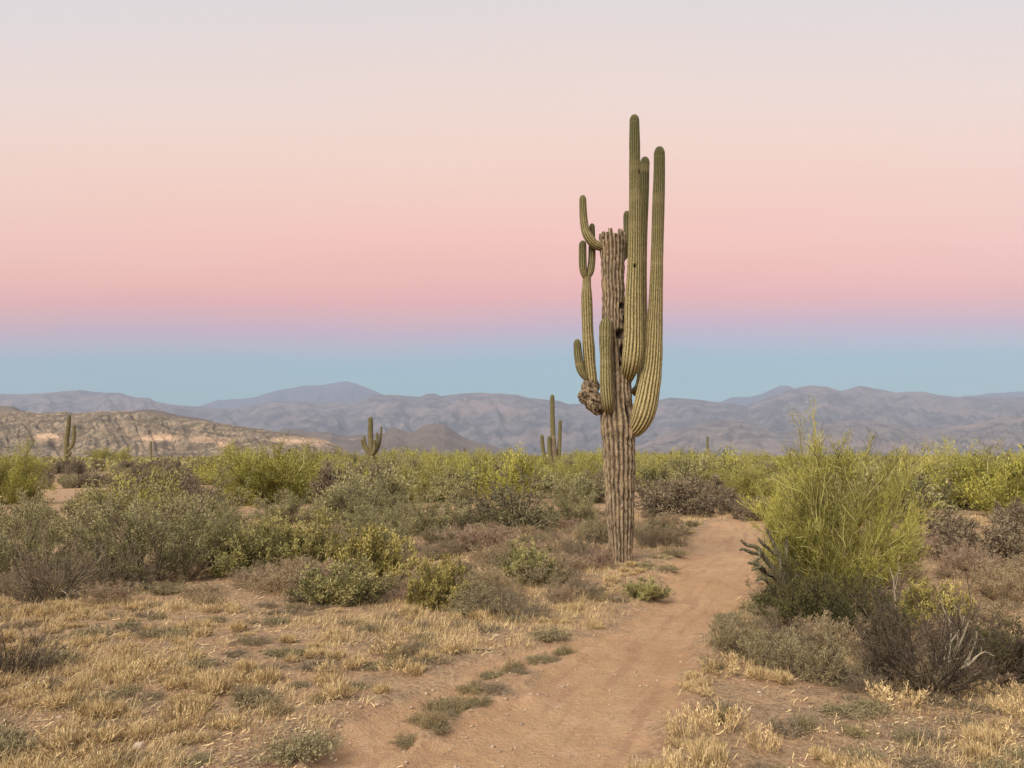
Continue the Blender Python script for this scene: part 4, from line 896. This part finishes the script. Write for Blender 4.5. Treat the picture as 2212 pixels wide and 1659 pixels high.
# stones
rng = np.random.default_rng(5)
def stone_mesh(seed):
    o = lump('stone', (0, 0, 0), 1.0, seed, 'rock', None, 8, (1, 0.8, 0.55), 0.35, 1.3); me = o.data; bpy.data.objects.remove(o); return me
stones = [stone_mesh(s) for s in (101, 102, 103)]
for i, (x, y, w, lb) in enumerate([(128, 1558, 20, 'pale rounded stone in the dry grass at lower left'), (300, 1618, 40, 'largest pale stone at the bottom left'), (815, 1530, 12, 'small white stone left of the left trail branch'), (1158, 1322, 9, 'white pebble above the bend of the trail'), (1420, 1460, 8, 'small stone lying on the trail near its right side'), (1470, 1420, 7, 'small stone on the trail higher up'), (1985, 1460, 14, 'stone in front of the dark dead tangle'), (1640, 1500, 14, 'stone right of the trail below the grey-green mound'), (95, 1415, 16, 'stone near the dark bush at the lower left edge'), (150, 1590, 24, 'flat tan stone near the left bottom corner')]):
    x0_, y0_ = G(x, y); s = w * 0.36 * PX(y0_)
    o = link('stone', stones[i % 3], None, (x0_, y0_, float(gz(x0_, y0_)) + s * 0.15), i * 1.7); o.scale = (s, s, s)
    tag(o, lb, 'stone', 'stones on the ground')
sx0, sy0 = G(1046, 1412)
stv, stq, stt = tubes(np.array([[[-0.10, 0.03, 0.012], [0, 0, 0.02], [0.10, -0.04, 0.012]]]), np.array([0.012]), np.array([0.007]), 6, np.array([0.3]))
tag(link('stick', mesh_np('stick', stv, stq, None, M['deadtwig'], {'tint': stt}), None, (sx0, sy0, float(gz(sx0, sy0)))), 'short brown stick on bare soil left of the trail', 'stick')

# ------------------------------------------------------------------ scattered scrub, 12 m to 100 m
def ZX(X):
    for lim, t in ((-1e9, ''), (200, ' below the left end of the badland hills'), (480, ' below the middle of the badland hills'), (760, ' around the wide bright green bush'), (900, ' below the saguaro cluster before the butte'),
                   (1130, ' below the right slope of the butte'), (1300, ' around the pale tall-stemmed saguaro'), (1480, ' just right of the giant saguaro'), (1650, ' between giant saguaro and big broom-like bush'), (2000, ' behind the big broom-like bush'), (1e9, ' at the right end')):
        if X < lim: return t
def ZD(y):
    return ', near row,' if y < 32 else (', middle rows,' if y < 62 else ', farthest rows,')
def scatter():
    rng = np.random.default_rng(77); n = {'palo': 0, 'creo': 0, 'dead': 0, 'burs': 0}; out = []
    cells = {}
    for _ in range(26000):
        r = math.sqrt(rng.uniform(17.5 ** 2, 105 ** 2)); a = rng.uniform(rad(-43), rad(43)); x, y = r * math.sin(a), r * math.cos(a)
        if y < 15: continue
        sxp = 1106 + x / y * FPX; syp = 990 + CAMH / y * FPX
        u = rng.uniform()
        clear = (sxp < 460 and 1012 < syp < 1110)
        if clear and u > 0.16: continue
        if 1330 < sxp < 1420 and syp > 1100: continue
        if sxp > 1980 and syp > 1070 and u > 0.45: continue
        if 820 < sxp < 1600 and syp > 1090: continue
        if 460 < sxp < 720 and 1055 < syp: continue
        if float(trail_d(x, y)) < 0.9: continue
        g = float(vnoise(x * 0.12 + 50, y * 0.12, 88)); v = rng.uniform() * 0.55 + g * 0.45
        k = 'palo' if v < 0.42 else ('creo' if v < 0.57 else ('dead' if v < 0.71 else 'burs'))
        if sxp < 480 and y < 45 and k == 'dead': k = 'burs'
        if clear: k = 'dead' if u < 0.08 else 'burs'
        if n[k] >= 292: continue
        size = {'palo': rng.uniform(1.1, 1.9), 'creo': rng.uniform(0.7, 1.3), 'dead': rng.uniform(0.6, 1.2), 'burs': rng.uniform(0.4, 0.7)}[k]
        ck = (int(x / 4), int(y / 4)); ok = True
        for i in (-1, 0, 1):
            for j_ in (-1, 0, 1):
                for (ox, oy, os_) in cells.get((ck[0] + i, ck[1] + j_), ()):
                    if (ox - x) ** 2 + (oy - y) ** 2 < ((os_ + size) * 0.62) ** 2: ok = False; break
        if not ok: continue
        cells.setdefault(ck, []).append((x, y, size)); n[k] += 1; out.append((k, x, y, size, rng.uniform(), rng.uniform(0, 6.28)))
    return out
SC = scatter()
LAB = {'palo': ('palo_far', 'yellow-green rounded bush in the belt of scrub reaching to the horizon', 'yellow-green bushes of the distant scrub', (0.66, 1.06)),
       'creo': ('creosote_far', 'dull olive bush in the belt of scrub reaching to the horizon', 'dull olive bushes of the distant scrub', (0.55, 0.92)),
       'dead': ('dead_far', 'brown leafless bush in the belt of scrub reaching to the horizon', 'brown bushes of the distant scrub', (0.35, 0.75)),
       'burs': ('bursage_far', 'low pale grey bush in the belt of scrub reaching to the horizon', 'low grey bushes of the distant scrub', (0.25, 0.42))}
for i, (k, x, y, s, u, rz) in enumerate(SC):
    key, lb, gr, (h0, h1) = LAB[k]
    if 1106 + x / y * FPX > 1350: hmax *= 0.86
    lb = lb.split(' in the belt')[0] + ZD(y) + ZX(1106 + x / y * FPX)
    hmax = (1.6 + 0.0085 * y) * (0.72 + 0.5 * float(vnoise(x / y * 22 + 7, y * 0.05, 99)))
    plant(key, i, x, y, s, hmax * (h0 + (h1 - h0) * u), rz, lb, gr)

# far scrub beyond, one mass
def far_scrub():
    rng = np.random.default_rng(9)
    N = 7500
    r = 95 * (1400 / 95) ** (rng.uniform(0, 1, N) ** 0.85); a = rng.uniform(rad(-48), rad(48), N)
    x, y = r * np.sin(a), r * np.cos(a); z = gz(x, y)
    h = rng.uniform(0.8, 1.0, N) * (1.7 + 0.0035 * np.minimum(y, 250)); w = rng.uniform(0.8, 2.4, N) * (1 + r / 500)
    h = h * np.where(rng.uniform(0, 1, N) < 0.3, 0.6, 1.0)
    nl = 24; c = rng.normal(0, 1, (N, nl, 3)); c = c / np.linalg.norm(c, axis=2, keepdims=True) * rng.uniform(0.35, 1, (N, nl, 1)) ** 0.5
    P0 = np.stack([x[:, None] + c[..., 0] * w[:, None], y[:, None] + c[..., 1] * w[:, None], z[:, None] + h[:, None] * (0.5 + 0.42 * c[..., 2])], -1).reshape(-1, 3)
    d = norm(rng.normal(0, 1, (N * nl, 3)) + np.array([0, 0, 0.3])); sz = (np.repeat(w, nl)) * rng.uniform(0.12, 0.30, N * nl)
    tint = np.clip(np.repeat(rng.uniform(0, 1, N), nl) * 0.6 + rng.uniform(0, 0.4, N * nl), 0, 1)
    V_, Q_, t_ = leaves(P0, d, sz, sz * 0.6, rng, tint)
    sel = np.repeat(rng.uniform(0, 1, N), nl)
    for nm, mk, mt in (('distant_green_scrub', sel < 0.45, 'broom'), ('distant_olive_scrub', (sel >= 0.45) & (sel < 0.75), 'creosote'), ('distant_brown_scrub', sel >= 0.75, 'deadtwig')):
        q = Q_[mk]; idx = np.unique(q); mp = np.full(len(V_), -1); mp[idx] = np.arange(len(idx))
        tag(link(nm, mesh_np(nm, V_[idx], mp[q], None, M[mt], {'tint': t_[idx]})), nm.replace('_', ' ') + ' merging into one band before the hills', 'scrub', kind='stuff')
far_scrub()

# ------------------------------------------------------------------ dry grass, litter, pebbles
def dens(x, y, s1, seed):
    return fbm(x * s1, y * s1, 3, seed)
def grass():
    rng = np.random.default_rng(12)
    N = 46000
    r = 2.4 * (24 / 2.4) ** rng.uniform(0, 1, N); a = rng.uniform(rad(-46), rad(46), N)
    x, y = r * np.sin(a), r * np.cos(a)
    d = trail_d(x, y); dn = dens(x, y, 1.1, 60)
    keep = (d > 0.10) & (rng.uniform(0, 1, N) < np.clip((dn - 0.44) * 9, 0.03, 1) * np.clip(d * 2.5, 0.12, 1))
    x, y, r, dn = x[keep], y[keep], r[keep], dn[keep]; n = len(x); nb = 12
    z = gz(x, y)
    H = rng.uniform(0.02, 0.085, n) * (0.7 + dn) * np.where(rng.uniform(0, 1, n) < 0.12, 1.7, 1) * np.clip(0.75 + r / 20, 0, 1.8)
    bx_ = np.repeat(x, nb) + rng.normal(0, 0.022, n * nb) * (1 + np.repeat(r, nb) / 12); by_ = np.repeat(y, nb) + rng.normal(0, 0.022, n * nb) * (1 + np.repeat(r, nb) / 12)
    bz_ = np.repeat(z, nb) - 0.004
    h = np.repeat(H, nb) * rng.uniform(0.4, 1.1, n * nb); az_ = rng.uniform(0, 2 * math.pi, n * nb); ti = rng.uniform(0.05, 1.25, n * nb)
    dv = np.stack([np.sin(ti) * np.cos(az_), np.sin(ti) * np.sin(az_), np.cos(ti)], -1)
    wv = np.stack([-np.sin(az_ + 0.6), np.cos(az_ + 0.6), 0 * az_], -1) * (0.0009 + 0.0004 * np.repeat(r, nb) * 0.5)[:, None]
    B = np.stack([bx_, by_, bz_], -1)
    V_ = np.stack([B - wv, B + wv, B + dv * h[:, None]], 1).reshape(-1, 3)
    T_ = np.arange(len(V_)).reshape(-1, 3)
    tint = np.repeat(np.clip(np.repeat(rng.uniform(0.1, 0.9, n), nb) + rng.normal(0, 0.15, n * nb), 0, 1), 3)
    tag(link('dry_grass', mesh_np('dry_grass', V_, None, T_, M['straw'], {'tint': tint})), 'short golden dry grass covering the ground on both sides of the trail', 'grass', kind='stuff')
    # twigs and straw lying flat
    N = 85000; r = 2.3 * (26 / 2.3) ** rng.uniform(0, 1, N); a = rng.uniform(rad(-46), rad(46), N); x, y = r * np.sin(a), r * np.cos(a)
    d = trail_d(x, y); dn = dens(x, y, 0.9, 61); keep = (rng.uniform(0, 1, N) < np.clip((dn - 0.3) * 3, 0.05, 1) * np.clip(d * 3, 0.015, 1)); x, y, r = x[keep], y[keep], r[keep]; n = len(x)
    az_ = rng.uniform(0, 2 * math.pi, n); L = rng.uniform(0.010, 0.045, n) * (1 + r / 14); w = 0.0010 + 0.0004 * r * 0.5
    dx, dy = np.cos(az_) * L, np.sin(az_) * L; wx, wy = -np.sin(az_) * w, np.cos(az_) * w
    z0 = gz(x, y) + 0.004; z1 = gz(x + dx, y + dy) + rng.uniform(0.003, 0.03, n)
    V_ = np.stack([np.stack([x - wx, y - wy, z0], -1), np.stack([x + wx, y + wy, z0 + 0.002], -1), np.stack([x + dx + wx, y + dy + wy, z1 + 0.003], -1), np.stack([x + dx - wx, y + dy - wy, z1], -1)], 1).reshape(-1, 3)
    Qa = np.arange(len(V_)).reshape(-1, 4); tint = np.repeat(rng.uniform(0, 1, n), 4); sel = rng.uniform(0, 1, n) < 0.5
    for nm, mk, mt, lb in (('straw_litter', sel, 'straw', 'loose straw lying on the soil'), ('twig_litter', ~sel, 'deadtwig', 'loose grey-brown twigs lying on the soil')):
        q = Qa[mk]; idx = q.ravel()
        tag(link(nm, mesh_np(nm, V_[idx], np.arange(len(idx)).reshape(-1, 4), None, M[mt], {'tint': tint[idx]})), lb, 'litter', kind='stuff')
    # pebbles
    N = 7500; r = 2.3 * (16 / 2.3) ** rng.uniform(0, 1, N); a = rng.uniform(rad(-46), rad(46), N); x, y = r * np.sin(a), r * np.cos(a); d = trail_d(x, y)
    keep = rng.uniform(0, 1, N) < np.where(d < 0, 0.8, 1.0); x, y = x[keep], y[keep]; n = len(x)
    s = 0.003 + 0.017 * rng.uniform(0, 1, n) ** 4
    oc = np.array([[1, 0, 0], [0, 1, 0], [-1, 0, 0], [0, -1, 0], [0, 0, .6], [0, 0, -.6]], float)
    V_ = (oc[None] * rng.uniform(0.6, 1.3, (n, 6, 1)) * s[:, None, None] + np.stack([x, y, gz(x, y) + s * 0.2], -1)[:, None]).reshape(-1, 3)
    f = np.array([[0, 1, 4], [1, 2, 4], [2, 3, 4], [3, 0, 4], [1, 0, 5], [2, 1, 5], [3, 2, 5], [0, 3, 5]])
    T_ = (np.arange(n)[:, None, None] * 6 + f[None]).reshape(-1, 3)
    tag(link('gravel', mesh_np('gravel', V_, None, T_, M['rock'], None)), 'fine pale pebbles scattered over the soil', 'gravel', kind='stuff')
grass()
